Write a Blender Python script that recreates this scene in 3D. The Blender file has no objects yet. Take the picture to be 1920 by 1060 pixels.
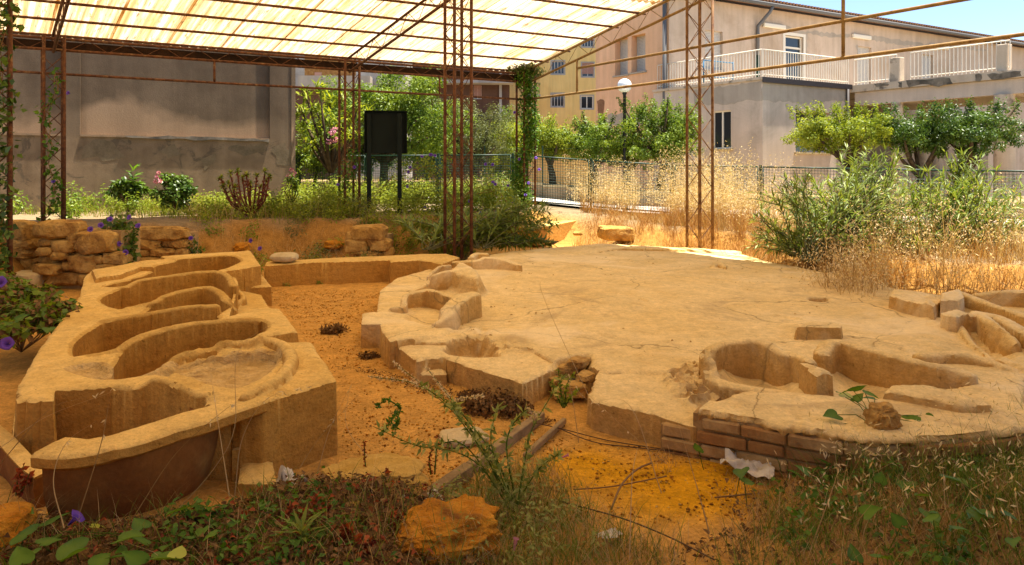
import bpy, math, random
import numpy as np
from mathutils import Vector, Matrix
R = math.radians
sc = bpy.context.scene
COL = sc.collection

# ------------------------------------------------------------------ camera, sky, sun, exposure
F = 1280.0            # focal length in photo pixels (24 mm on 36 mm at 1920)
EYE = 1.5
HOR = 325.0
cam = bpy.data.cameras.new('camera')
cam.sensor_width = 36; cam.lens = 24; cam.shift_y = -(530 - HOR) / 1920
cam.clip_start = .05; cam.clip_end = 3000
co = bpy.data.objects.new('camera', cam); COL.objects.link(co)
co.location = (0, 0, EYE); co.rotation_euler = (R(90), 0, 0)
sc.camera = co

SUN_EL, SUN_ROT = 76, 78
w = bpy.data.worlds.new('World'); sc.world = w; w.use_nodes = True
nt = w.node_tree; bg = nt.nodes['Background']
sky = nt.nodes.new('ShaderNodeTexSky'); sky.sky_type = 'NISHITA'; sky.sun_disc = False
sky.sun_elevation = R(SUN_EL); sky.sun_rotation = R(SUN_ROT); sky.air_density = 1.0; sky.dust_density = 0.3; sky.ozone_density = 1.2; sky.altitude = 1500
nt.links.new(sky.outputs[0], bg.inputs[0]); bg.inputs[1].default_value = 0.083
sl = bpy.data.lights.new('sun', 'SUN'); sl.energy = 5.0; sl.angle = R(.55); sl.color = (1, .93, .82)
so = bpy.data.objects.new('sun', sl); COL.objects.link(so)
sv = Vector((math.cos(R(SUN_EL)) * math.sin(R(SUN_ROT)), math.cos(R(SUN_EL)) * math.cos(R(SUN_ROT)), math.sin(R(SUN_EL))))
so.rotation_euler = sv.to_track_quat('Z', 'Y').to_euler()
so.location = sv * 50
vs = sc.view_settings
vs.view_transform = 'Standard'; vs.look = 'None'; vs.gamma = 1; vs.exposure = 1.74; vs.use_curve_mapping = False
sc.cycles.max_bounces = 8; sc.cycles.diffuse_bounces = 4; sc.cycles.glossy_bounces = 2; sc.cycles.transmission_bounces = 4
sc.cycles.transparent_max_bounces = 4; sc.cycles.sample_clamp_indirect = 6; sc.cycles.caustics_reflective = False; sc.cycles.caustics_refractive = False

rng = np.random.default_rng(7)
random.seed(7)

# ------------------------------------------------------------------ pixel helpers (photo 1920x1060)
def U(px, py, z=0.0):
    Y = F * (EYE - z) / (py - HOR)
    return np.array([(px - 960) / F * Y, Y, z])
def P(px, py, Y):
    return np.array([(px - 960) / F * Y, Y, EYE - (py - HOR) / F * Y])
def UL(pts, z=None):
    return np.array([U(p[0], p[1], p[2] if len(p) > 2 else z) for p in pts])

# ------------------------------------------------------------------ noise
def _hash(ix, iy, s):
    h = (ix * 374761393 + iy * 668265263 + s * 974634541) & 0xffffffff
    h = ((h ^ (h >> 13)) * 1274126177) & 0xffffffff
    return ((h ^ (h >> 16)) & 0xffff) / 65535.0
def vnoise(x, y, s=0):
    x = np.asarray(x, float); y = np.asarray(y, float)
    ix = np.floor(x).astype(np.int64); iy = np.floor(y).astype(np.int64)
    fx = x - ix; fy = y - iy
    fx = fx * fx * (3 - 2 * fx); fy = fy * fy * (3 - 2 * fy)
    a = _hash(ix, iy, s); b = _hash(ix + 1, iy, s); c = _hash(ix, iy + 1, s); d = _hash(ix + 1, iy + 1, s)
    return (a * (1 - fx) + b * fx) * (1 - fy) + (c * (1 - fx) + d * fx) * fy - .5
def fbm(x, y, s=0, o=4):
    r = 0; a = 1.
    for k in range(o):
        r = r + a * vnoise(x * 2 ** k, y * 2 ** k, s + k * 17); a *= .5
    return r
def sstep(a, b, x):
    t = np.clip((x - a) / (b - a), 0, 1); return t * t * (3 - 2 * t)

# ------------------------------------------------------------------ objects, tags
def tag(o, label=None, cat=None, group=None, kind=None):
    if label: o['label'] = label
    if cat: o['category'] = cat
    if group: o['group'] = group
    if kind: o['kind'] = kind
    return o
def thing(name, label, cat, loc=(0, 0, 0), group=None):
    o = bpy.data.objects.new(name, None); COL.objects.link(o); o.location = [float(c) for c in loc]
    o.empty_display_size = .2
    return tag(o, label, cat, group)
def link(name, me, parent=None, mat=None):
    if mat is not None:
        me.materials.append(mat)
    o = bpy.data.objects.new(name, me); COL.objects.link(o)
    if parent is not None:
        o.parent = parent
        if parent.type == 'EMPTY':
            o.matrix_parent_inverse = Matrix.Translation(-parent.location)
    return o
def npmesh(name, v, faces, smooth=False, var=None, uv=None):
    """v Nx3 array; faces: list of (M,k) int arrays"""
    me = bpy.data.meshes.new(name)
    v = np.ascontiguousarray(v, dtype=np.float32)
    faces = [np.asarray(f) for f in faces if len(f)]
    loops = np.concatenate([f.ravel() for f in faces]).astype(np.int32)
    cnt = np.concatenate([np.full(len(f), f.shape[1]) for f in faces]).astype(np.int32)
    start = np.concatenate([[0], np.cumsum(cnt)[:-1]]).astype(np.int32)
    me.vertices.add(len(v)); me.vertices.foreach_set('co', v.ravel())
    me.loops.add(len(loops)); me.loops.foreach_set('vertex_index', loops)
    me.polygons.add(len(cnt)); me.polygons.foreach_set('loop_start', start); me.polygons.foreach_set('loop_total', cnt)
    if smooth: me.polygons.foreach_set('use_smooth', np.ones(len(cnt), bool))
    me.update(calc_edges=True)
    if var is not None:
        a = me.attributes.new('var', 'FLOAT', 'POINT'); a.data.foreach_set('value', np.ascontiguousarray(var, dtype=np.float32))
    if uv is not None:
        l = me.uv_layers.new(name='UVMap'); l.data.foreach_set('uv', np.ascontiguousarray(uv[loops], dtype=np.float32).ravel())
    return me

class MB:
    """collects shapes into one mesh"""
    def __init__(s): s.v = []; s.f = []; s.sm = []
    def add(s, vs, fs, smooth=False):
        n = len(s.v); s.v.extend([tuple(map(float, p)) for p in vs])
        s.f.extend([tuple(i + n for i in f) for f in fs]); s.sm.extend([smooth] * len(fs)); return s
    def box(s, c, size, ax=None, ay=None, az=None, bev=0):
        ax = np.array(ax if ax is not None else (1, 0, 0), float); ay = np.array(ay if ay is not None else (0, 1, 0), float)
        az = np.array(az if az is not None else (0, 0, 1), float)
        c = np.array(c, float); h = np.array(size, float) / 2
        if bev <= 0:
            vs = [c + ax * h[0] * i + ay * h[1] * j + az * h[2] * k for k in (-1, 1) for j in (-1, 1) for i in (-1, 1)]
            return s.add(vs, [(0, 2, 3, 1), (4, 5, 7, 6), (0, 1, 5, 4), (1, 3, 7, 5), (3, 2, 6, 7), (2, 0, 4, 6)])
        vs = []; b = bev
        for k in (-1, 1):
            for j in (-1, 1):
                for i in (-1, 1):
                    vs.append(c + ax * (h[0] - b) * i + ay * (h[1] - b) * j + az * h[2] * k)
                    vs.append(c + ax * (h[0] - b) * i + ay * h[1] * j + az * (h[2] - b) * k)
                    vs.append(c + ax * h[0] * i + ay * (h[1] - b) * j + az * (h[2] - b) * k)
        V = lambda i, j, k, t: ((k * 2 + j) * 2 + i) * 3 + t
        fs = []
        fs.append((V(0, 0, 0, 0), V(0, 1, 0, 0), V(1, 1, 0, 0), V(1, 0, 0, 0))); fs.append((V(0, 0, 1, 0), V(1, 0, 1, 0), V(1, 1, 1, 0), V(0, 1, 1, 0)))
        fs.append((V(0, 0, 0, 1), V(1, 0, 0, 1), V(1, 0, 1, 1), V(0, 0, 1, 1))); fs.append((V(0, 1, 0, 1), V(0, 1, 1, 1), V(1, 1, 1, 1), V(1, 1, 0, 1)))
        fs.append((V(0, 0, 0, 2), V(0, 0, 1, 2), V(0, 1, 1, 2), V(0, 1, 0, 2))); fs.append((V(1, 0, 0, 2), V(1, 1, 0, 2), V(1, 1, 1, 2), V(1, 0, 1, 2)))
        for i in (0, 1):
            for j in (0, 1): fs.append((V(i, j, 0, 1), V(i, j, 0, 2), V(i, j, 1, 2), V(i, j, 1, 1)))
            for k in (0, 1): fs.append((V(i, 0, k, 0), V(i, 0, k, 2), V(i, 1, k, 2), V(i, 1, k, 0)))
        for j in (0, 1):
            for k in (0, 1): fs.append((V(0, j, k, 0), V(0, j, k, 1), V(1, j, k, 1), V(1, j, k, 0)))
        for i in (0, 1):
            for j in (0, 1):
                for k in (0, 1): fs.append((V(i, j, k, 0), V(i, j, k, 1), V(i, j, k, 2)))
        return s.add(vs, fs)
    def tube(s, pts, r, n=6, cap=True, smooth=True):
        pts = [np.array(p, float) for p in pts]; m = len(pts)
        rr = r if hasattr(r, '__len__') else [r] * m
        vs = []; fs = []
        u = None
        for i, p in enumerate(pts):
            d = pts[min(i + 1, m - 1)] - pts[max(i - 1, 0)]; d = d / (np.linalg.norm(d) + 1e-9)
            if u is None:
                u = np.cross(d, (0, 0, 1)) if abs(d[2]) < .9 else np.cross(d, (1, 0, 0))
            u = u - d * u.dot(d); u /= np.linalg.norm(u) + 1e-9; v = np.cross(d, u)
            for k in range(n):
                a = 2 * math.pi * k / n; vs.append(p + rr[i] * (u * math.cos(a) + v * math.sin(a)))
        for i in range(m - 1):
            for k in range(n):
                k2 = (k + 1) % n; fs.append((i * n + k, i * n + k2, (i + 1) * n + k2, (i + 1) * n + k))
        if cap: fs.append(tuple(range(n))[::-1]); fs.append(tuple((m - 1) * n + k for k in range(n)))
        return s.add(vs, fs, smooth)
    def prism(s, poly, z0, z1):
        n = len(poly); zz = lambda z, i: z[i] if hasattr(z, '__len__') else z
        vs = [(p[0], p[1], zz(z0, i)) for i, p in enumerate(poly)] + [(p[0], p[1], zz(z1, i)) for i, p in enumerate(poly)]
        fs = [tuple(range(n))[::-1], tuple(range(n, 2 * n))] + [(i, (i + 1) % n, n + (i + 1) % n, n + i) for i in range(n)]
        return s.add(vs, fs)
    def quad(s, a, b, c, d): return s.add([a, b, c, d], [(0, 1, 2, 3)])
    def lathe(s, c, prof, n=16, smooth=True):
        vs = []; fs = []; m = len(prof)
        for r_, z in prof:
            for k in range(n):
                a = 2 * math.pi * k / n; vs.append((c[0] + r_ * math.cos(a), c[1] + r_ * math.sin(a), c[2] + z))
        for i in range(m - 1):
            for k in range(n):
                k2 = (k + 1) % n; fs.append((i * n + k, i * n + k2, (i + 1) * n + k2, (i + 1) * n + k))
        return s.add(vs, fs, smooth)
    def mesh(s, name):
        me = bpy.data.meshes.new(name); me.from_pydata(s.v, [], s.f)
        me.polygons.foreach_set('use_smooth', np.array(s.sm, bool)); me.update(); return me
    def build(s, name, mat, parent=None): return link(name, s.mesh(name), parent, mat)

def copy_tree(o, parent=None):
    c = o.copy(); COL.objects.link(c)
    if parent is not None: c.parent = parent
    for ch in list(o.children): copy_tree(ch, c)
    return c

# ------------------------------------------------------------------ materials
def lin(c): return tuple(((x / 255) / 12.92 if x / 255 <= .04045 else ((x / 255 + .055) / 1.055) ** 2.4) for x in c)
class NT:
    def __init__(s, name):
        s.m = bpy.data.materials.new(name); s.m.use_nodes = True; s.t = s.m.node_tree; s.t.nodes.clear()
        s.out = s.n('ShaderNodeOutputMaterial')
    def n(s, typ, **k):
        nd = s.t.nodes.new(typ)
        for a, b in k.items(): setattr(nd, a, b)
        return nd
    def l(s, a, b): s.t.links.new(a, b)
    def noise(s, co, scale, detail=4, rough=.55, dist=0):
        n = s.n('ShaderNodeTexNoise'); n.inputs['Scale'].default_value = scale; n.inputs['Detail'].default_value = detail
        n.inputs['Roughness'].default_value = rough; n.inputs['Distortion'].default_value = dist; s.l(co, n.inputs['Vector']); return n.outputs['Fac']
    def ramp(s, fac, stops):
        r = s.n('ShaderNodeValToRGB'); e = r.color_ramp.elements
        while len(e) < len(stops): e.new(.5)
        for i, (p, c) in enumerate(stops):
            e[i].position = p; e[i].color = (c, c, c, 1) if not hasattr(c, '__len__') else (*c, 1)
        s.l(fac, r.inputs[0]); return r.outputs[0]
    def mix(s, fac, a, b, mode='MIX'):
        m = s.n('ShaderNodeMix', data_type='RGBA', blend_type=mode)
        for sock, v in ((m.inputs['Factor'], fac), (m.inputs['A'], a), (m.inputs['B'], b)):
            if hasattr(v, 'default_value') or hasattr(v, 'is_linked'): s.l(v, sock)
            elif hasattr(v, '__len__'): sock.default_value = (*v, 1)
            else: sock.default_value = v
        return m.outputs['Result']
    def pos(s): return s.n('ShaderNodeNewGeometry').outputs['Position']
    def mapping(s, co, scale=(1, 1, 1), rot=(0, 0, 0)):
        m = s.n('ShaderNodeMapping'); m.inputs['Scale'].default_value = scale; m.inputs['Rotation'].default_value = rot; s.l(co, m.inputs[0]); return m.outputs[0]
    def bump(s, h, strength, dist=.02, prev=None):
        b = s.n('ShaderNodeBump'); b.inputs['Strength'].default_value = strength; b.inputs['Distance'].default_value = dist
        s.l(h, b.inputs['Height'])
        if prev is not None: s.l(prev, b.inputs['Normal'])
        return b.outputs[0]
    def math(s, op, a, b=None):
        m = s.n('ShaderNodeMath', operation=op)
        for sock, v in ((m.inputs[0], a), (m.inputs[1], b)):
            if v is None: continue
            if hasattr(v, 'default_value') or hasattr(v, 'is_linked'): s.l(v, sock)
            else: sock.default_value = v
        return m.outputs[0]
    def done(s, col, rough=.9, nrm=None, metal=0, spec=.2):
        p = s.n('ShaderNodeBsdfPrincipled')
        if hasattr(col, '__len__'): p.inputs['Base Color'].default_value = (*col, 1)
        else: s.l(col, p.inputs['Base Color'])
        if hasattr(rough, 'is_linked'): s.l(rough, p.inputs['Roughness'])
        else: p.inputs['Roughness'].default_value = rough
        p.inputs['Metallic'].default_value = metal; p.inputs['Specular IOR Level'].default_value = spec
        if nrm is not None: s.l(nrm, p.inputs['Normal'])
        s.l(p.outputs[0], s.out.inputs[0]); return s.m
def mat_noisy(name, c1, c2, scale=3, c3=None, s3=1.2, lo3=.55, hi3=.7, rough=.9, bump=.4, bs=30, bd=.01, spec=.15, stretch=(1, 1, 1), det=6, lo=.35, hi=.65, metal=0):
    t = NT(name); co = t.mapping(t.pos(), stretch)
    col = t.ramp(t.noise(co, scale, det), [(lo, c1), (hi, c2)])
    if c3 is not None:
        col = t.mix(t.ramp(t.noise(co, s3, 5, .6), [(lo3, 0), (hi3, 1)]), col, c3)
    fine = t.noise(co, bs, 5, .6)
    col = t.mix(.35, col, t.ramp(fine, [(.3, .35), (.7, 1.0)]), 'MULTIPLY')
    nrm = t.bump(fine, bump, bd) if bump > 0 else None
    return t.done(col, rough, nrm, metal, spec)
def mat_plain(name, c, rough=.6, metal=0, spec=.3):
    return NT(name).done(c, rough, None, metal, spec)
def mat_leaf(name, c1, c2, trans=.3, rough=.5, spec=.25, c0=None):
    t = NT(name)
    a = t.n('ShaderNodeAttribute', attribute_name='var')
    stops = [(.0, c1), (1., c2)] if c0 is None else [(.0, c0), (.25, c1), (1., c2)]
    col = t.ramp(a.outputs['Fac'], stops)
    p = t.n('ShaderNodeBsdfPrincipled'); t.l(col, p.inputs['Base Color']); p.inputs['Roughness'].default_value = rough; p.inputs['Specular IOR Level'].default_value = spec
    tr = t.n('ShaderNodeBsdfTranslucent')
    t.l(t.mix(1, col, (1.15, 1.05, .55), 'MULTIPLY'), tr.inputs[0])
    m = t.n('ShaderNodeMixShader'); m.inputs[0].default_value = trans
    t.l(p.outputs[0], m.inputs[1]); t.l(tr.outputs[0], m.inputs[2]); t.l(m.outputs[0], t.out.inputs[0])
    return t.m

def mat_plaster(name, c1, c2, c3, cracks=0.0):
    t = NT(name); co = t.pos()
    n1 = t.noise(co, 1.3, 6, .6); n2 = t.noise(co, 6, 6, .65); fine = t.noise(co, 70, 4, .6); mid = t.noise(co, 18, 5, .65)
    col = t.ramp(n1, [(.36, c1), (.64, c2)])
    col = t.mix(t.ramp(n2, [(.55, 0), (.72, .55)]), col, c3)
    col = t.mix(.5, col, t.ramp(mid, [(.3, .55), (.65, 1.0)]), 'MULTIPLY')
    col = t.mix(.35, col, t.ramp(fine, [(.35, .55), (.6, 1.0)]), 'MULTIPLY')
    spots = t.ramp(t.noise(co, 34, 2, .5), [(.68, 0), (.75, .55)])
    col = t.mix(spots, col, tuple(x * .35 for x in c3))
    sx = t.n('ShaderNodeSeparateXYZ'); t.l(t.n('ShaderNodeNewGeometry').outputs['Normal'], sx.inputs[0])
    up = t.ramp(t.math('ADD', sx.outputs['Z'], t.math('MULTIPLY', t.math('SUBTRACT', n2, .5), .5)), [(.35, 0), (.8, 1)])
    col = t.mix(up, t.mix(1, col, (.70, .56, .37), 'MULTIPLY'), col)  # upright faces darkened in the colour to stand in for shade
    # faint horizontal weathering streaks that show on upright faces
    st = t.noise(t.mapping(co, (3, 3, 34)), 1.0, 4, .6)
    col = t.mix(.3, col, t.ramp(st, [(.35, .6), (.6, 1.0)]), 'MULTIPLY')
    h = t.math('ADD', t.math('MULTIPLY', mid, 1.2), t.math('MULTIPLY', fine, .35))
    nrm = t.bump(h, .8, .018)
    if cracks > 0:
        d = t.n('ShaderNodeVectorMath', operation='ADD')
        nz = t.n('ShaderNodeTexNoise'); nz.inputs['Scale'].default_value = 2.2; nz.inputs['Detail'].default_value = 5; t.l(co, nz.inputs['Vector'])
        sc_ = t.n('ShaderNodeVectorMath', operation='SCALE'); sc_.inputs['Scale'].default_value = .55; t.l(nz.outputs['Color'], sc_.inputs[0])
        t.l(co, d.inputs[0]); t.l(sc_.outputs[0], d.inputs[1])
        v = t.n('ShaderNodeTexVoronoi', feature='DISTANCE_TO_EDGE'); v.inputs['Scale'].default_value = .5; t.l(t.mapping(d.outputs[0], (1, 1, .02)), v.inputs['Vector'])
        line = t.ramp(v.outputs['Distance'], [(.0, 1), (.0045, 0)])
        line = t.math('MULTIPLY', line, t.ramp(t.noise(co, 1.1, 3), [(.38, 0), (.5, 1)]))
        col = t.mix(t.math('MULTIPLY', line, cracks * .85), col, tuple(x * .36 for x in c3))
        nrm = t.bump(line, -.35, .01, nrm)
    if cracks > .8: col = t.mix(t.ramp(t.noise(co, .8, 7, .7, 1.2), [(.56, 0), (.66, .55)]), col, (.36, .245, .12)); col = t.mix(t.ramp(t.noise(t.mapping(co, (1, 1, 1), (0, 0, 1)), .55, 6, .65, .8), [(.54, 0), (.64, .5)]), col, (.84, .68, .40))
    return t.done(col, .95, nrm, 0, .08)

M = {}
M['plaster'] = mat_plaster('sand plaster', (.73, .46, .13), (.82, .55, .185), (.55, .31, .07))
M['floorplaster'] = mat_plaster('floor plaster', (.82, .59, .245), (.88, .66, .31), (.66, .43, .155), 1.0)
M['basin'] = mat_plaster('basin plaster', (.58, .34, .085), (.68, .43, .125), (.41, .21, .045), .4)  # darker copy of the plaster, shade inside the baths put into its colour
M['sandfill'] = mat_noisy('dirty sand fill', (.56, .35, .11), (.74, .50, .20), 9, (.36, .21, .07), 6, .55, .7, 1, 1.0, 40, .03)
M['terracotta'] = mat_noisy('old terracotta', (.19, .066, .014), (.28, .115, .025), 3.5, (.36, .19, .05), 2.2, .55, .7, .9, .4, 40)
M['brick'] = mat_noisy('old brick', (.27, .12, .035), (.38, .19, .06), 6, (.46, .28, .10), 4, .55, .72, .95, .6, 45)
M['brickdust'] = mat_noisy('dusty brick', (.40, .24, .085), (.52, .33, .13), 6, (.30, .14, .045), 4, .55, .7, .95, .6, 45)
M['mortar'] = mat_noisy('old mortar', (.34, .21, .08), (.46, .30, .12), 9, None, rough=.95, bump=.7, bs=35)
M['rubble'] = mat_noisy('yellow rubble stone', (.44, .24, .055), (.60, .37, .11), 6, (.26, .13, .035), 5, .5, .66, .95, 1.0, 16, .05)
M['clod'] = mat_noisy('orange earth clod', (.50, .18, .010), (.64, .29, .028), 11, (.20, .075, .012), 6, .52, .68, 1, 1.0, 24, .05)
M['ochre'] = mat_noisy('ochre earth lump', (.50, .30, .06), (.62, .40, .11), 9, (.26, .14, .04), 5, .58, .74, 1, .8, 40, .015)
M['palestone'] = mat_noisy('pale stone', (.48, .36, .18), (.60, .48, .27), 5, (.34, .23, .10), 3, .55, .7, .95, .5, 30)
M['rust'] = mat_noisy('rusty steel', (.075, .028, .012), (.17, .065, .022), 14, (.24, .13, .055), 9, .56, .68, .8, .35, 90, .004, .3)
M['rustlight'] = mat_noisy('sunlit tone rusty steel', (.15, .065, .022), (.27, .15, .06), 12, (.10, .04, .015), 9, .54, .68, .8, .35, 90, .004, .3)  # lighter copy of the rust, sunlight on the column put into the colour
M['fascia'] = mat_noisy('dark rotten fascia', (.022, .012, .007), (.05, .024, .012), 6, None, rough=.9, bump=.4, bs=30)
M['tanrust'] = mat_noisy('sunlit tan rusty tube', (.24, .145, .05), (.34, .22, .085), 9, (.13, .055, .02), 12, .58, .7, .7, .25, 90, .003, .3)  # paler than the inner steel: sun on the side bars, as colour
M['wood'] = mat_noisy('weathered wood', (.26, .17, .075), (.38, .26, .12), 8, (.17, .10, .045), 6, .55, .7, .9, .4, 30, .005, stretch=(1, 1, 1))
M['greenpaint'] = mat_noisy('dark green paint', (.010, .040, .018), (.018, .06, .028), 8, None, rough=.5, bump=.1, bs=60, spec=.35)
M['signpaint'] = mat_noisy('black green sign paint', (.004, .0085, .0065), (.007, .013, .010), 3, None, rough=.6, bump=.05, bs=40, spec=.15)
M['blackmetal'] = mat_plain('black metal', (.012, .012, .013), .45)
M['globe'] = mat_plain('white glass globe', (.85, .85, .83), .25, 0, .4)
M['whitepaint'] = mat_plain('cream white paint', (.72, .66, .54), .6)
M['bluepaint'] = mat_plain('blue paint', (.04, .16, .28), .5)
M['glass'] = mat_plain('window glass', (.02, .025, .03), .06, 0, .6)
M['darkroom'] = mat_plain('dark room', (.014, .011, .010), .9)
M['plastic'] = mat_noisy('dirty white plastic', (.52, .46, .36), (.66, .60, .50), 12, (.35, .27, .16), 8, .55, .75, .5, .3, 30, spec=.4)
M['bark'] = mat_noisy('tree bark', (.055, .036, .02), (.11, .075, .042), 9, None, rough=.95, bump=.8, bs=28, bd=.02)
M['rope'] = mat_plain('dark cable', (.10, .055, .025), .8)
M['drystem'] = mat_plain('dry stem', (.22, .12, .04), .9)
# ------------------------------------------------------------------ shelter and ground frames
A_ = np.array([.564, -.705, 0]); A_ /= np.linalg.norm(A_)      # down the shelter, towards the camera's right
B_ = np.array([.857, .440, 0]); B_ /= np.linalg.norm(B_)       # along its back row, to the right and away
P655 = U(655, 400, .685)
NB = np.array([-B_[1], B_[0]])                                  # outward from the back row

def sdf_poly(px, py, poly):
    poly = np.asarray(poly, float)[:, :2]; n = len(poly)
    d = np.full(px.shape, 1e9); sgn = np.ones(px.shape)
    for i in range(n):
        a = poly[i]; b = poly[i - 1]; e = b - a
        wx = px - a[0]; wy = py - a[1]
        t = np.clip((wx * e[0] + wy * e[1]) / (e @ e + 1e-12), 0, 1)
        dx = wx - e[0] * t; dy = wy - e[1] * t
        d = np.minimum(d, dx * dx + dy * dy)
        c1 = py >= a[1]; c2 = py < b[1]; c3 = e[0] * wy > e[1] * wx
        sgn = np.where((c1 & c2 & c3) | (~c1 & ~c2 & ~c3), -sgn, sgn)
    return sgn * np.sqrt(d)

PIT = UL([(-500, 640), (0, 548), (240, 505), (420, 495), (500, 484), (700, 482), (860, 462), (1000, 452), (1080, 447), (1130, 458), (1370, 475), (1640, 528), (1700, 545), (1920, 560), (2500, 620), (3200, 900), (2600, 1500)], .1)[:, :2]
PIT = np.vstack([PIT, [(9, .5), (9, -6), (-9, -6), (-7, 1)]])
def zout(x, y):
    return np.interp(x, [-8, -2, .4, 3.2, 10, 16], [.68, .68, .68, .42, .25, .2])
ORANGE = UL([(1030, 850), (1100, 822), (1240, 845), (1380, 870), (1470, 930), (1400, 990), (1200, 1010), (1080, 960), (1020, 900)], 0)[:, :2]
LEFTFG = UL([(-300, 920), (60, 975), (200, 1000), (400, 975), (480, 925), (600, 880), (640, 900), (760, 900), (900, 960), (960, 1080), (700, 1400), (-400, 1400)], 0)[:, :2]
RIGHTFG = UL([(1500, 850), (1640, 850), (1920, 790), (2300, 760), (2400, 1300), (1100, 1300), (1250, 1010), (1420, 930)], 0.05)[:, :2]
def zg(x, y):
    x = np.asarray(x, float); y = np.asarray(y, float)
    d = sdf_poly(x, y, PIT)
    bank = sstep(0.0, 1.15, d + .25 * fbm(x * 1.3, y * 1.3, 3, 3))
    z = zout(x, y) * bank
    near = sstep(18, 9, y)
    z = z + near * (.035 * fbm(x * 1.1, y * 1.1, 5, 3) + .14 * fbm(x * 3.2, y * 3.2, 9, 4) * sstep(.02, .4, bank) * (1 - .85 * sstep(.9, 1, bank)) )
    z = z + .10 * sstep(.15, -.35, sdf_poly(x, y, LEFTFG)) + .12 * sstep(.1, -.6, sdf_poly(x, y, RIGHTFG))
    return z
def ZG(x, y): return float(zg(np.array([x]), np.array([y]))[0])

# ------------------------------------------------------------------ ground
def axis(lo, hi, a, b, fine, grow=1.18):
    c = list(np.arange(a, b, fine)); s = fine; x = c[-1]
    while x < hi: s *= grow; x += s; c.append(x)
    s = fine; x = a; pre = []
    while x > lo: s *= grow; x -= s; pre.append(x)
    return np.array(pre[::-1] + c)
gx = axis(-500, 500, -5.6, 6.6, .045); gy = axis(-12, 900, 1.6, 12, .045, 1.15)
X, Y = np.meshgrid(gx, gy); Z = zg(X, Y)
fineN = fbm(X * 9, Y * 9, 21, 3) * .012 * (np.abs(X) < 8) * (Y < 14)
Z = Z + fineN
ny, nx = X.shape
idx = np.arange(nx * ny).reshape(ny, nx)
quads = np.stack([idx[:-1, :-1], idx[:-1, 1:], idx[1:, 1:], idx[1:, :-1]], -1).reshape(-1, 4)
me = npmesh('ground', np.stack([X, Y, Z], -1).reshape(-1, 3), [quads], True)
pitd = sdf_poly(X, Y, PIT)
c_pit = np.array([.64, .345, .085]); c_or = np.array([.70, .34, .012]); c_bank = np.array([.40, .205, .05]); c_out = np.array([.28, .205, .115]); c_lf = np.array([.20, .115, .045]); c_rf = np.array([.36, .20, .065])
def lerp(a, b, t): return a * (1 - t[..., None]) + b * t[..., None]
nz = fbm(X * 1.7, Y * 1.7, 31, 4)
colr = np.broadcast_to(c_pit, (*X.shape, 3))
colr = lerp(colr, c_bank, sstep(-.3, .2, pitd + .3 * nz)); colr = lerp(colr, c_out, sstep(.7, 1.3, pitd + .5 * nz))
colr = lerp(colr, c_or, sstep(.1, -.25, sdf_poly(X, Y, ORANGE) + .35 * nz))
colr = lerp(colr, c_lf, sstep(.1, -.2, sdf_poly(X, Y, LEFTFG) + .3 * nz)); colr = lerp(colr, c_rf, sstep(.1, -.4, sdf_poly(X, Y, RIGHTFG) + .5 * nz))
ca = me.color_attributes.new('soil', 'FLOAT_COLOR', 'POINT')
ca.data.foreach_set('color', np.concatenate([colr.reshape(-1, 3), np.ones((nx * ny, 1))], 1).astype(np.float32).ravel())
t = NT('soil'); at = t.n('ShaderNodeAttribute', attribute_name='soil'); po = t.pos()
f1 = t.noise(po, 45, 5, .65); f2 = t.noise(po, 9, 6, .65); f3 = t.noise(po, 130, 3, .6)
col = t.mix(.65, at.outputs['Color'], t.ramp(f2, [(.3, .5), (.65, 1.12)]), 'MULTIPLY')
col = t.mix(.6, col, t.ramp(f1, [(.3, .45), (.62, 1.1)]), 'MULTIPLY')
col = t.mix(t.ramp(f3, [(.66, 0), (.74, .6)]), col, (.62, .42, .19))
col = t.mix(t.ramp(t.noise(po, 60, 3, .6), [(.66, 0), (.72, .7)]), col, (.085, .04, .018))
nrm = t.bump(t.math('ADD', f1, t.math('MULTIPLY', f3, .5)), .7, .02)
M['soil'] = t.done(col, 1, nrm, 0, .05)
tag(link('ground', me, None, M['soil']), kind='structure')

# ------------------------------------------------------------------ plaster masonry as fine height surfaces
def catmull2(p):
    """closed smooth outline, 4 points per corner"""
    p = np.asarray(p, float); out = []; n = len(p)
    for i in range(n):
        a, b, c, d = p[i - 1], p[i], p[(i + 1) % n], p[(i + 2) % n]
        for t_ in (0, .25, .5, .75): out.append(.5 * (2 * b + (c - a) * t_ + (2 * a - 5 * b + 4 * c - d) * t_ ** 2 + (3 * b - a - 3 * c + d) * t_ ** 3))
    return np.array(out)
def catmull(p, n):
    p = np.asarray(p, float); q = np.vstack([2 * p[0] - p[1], p, 2 * p[-1] - p[-2]]); out = []
    for i in range(1, len(q) - 2):
        for t_ in np.linspace(0, 1, n, endpoint=False):
            out.append(.5 * (2 * q[i] + (q[i + 1] - q[i - 1]) * t_ + (2 * q[i - 1] - 5 * q[i] + 4 * q[i + 1] - q[i + 2]) * t_ ** 2 + (3 * q[i] - q[i - 1] - 3 * q[i + 1] + q[i + 2]) * t_ ** 3))
    return np.array(out + [q[-2]])
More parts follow.
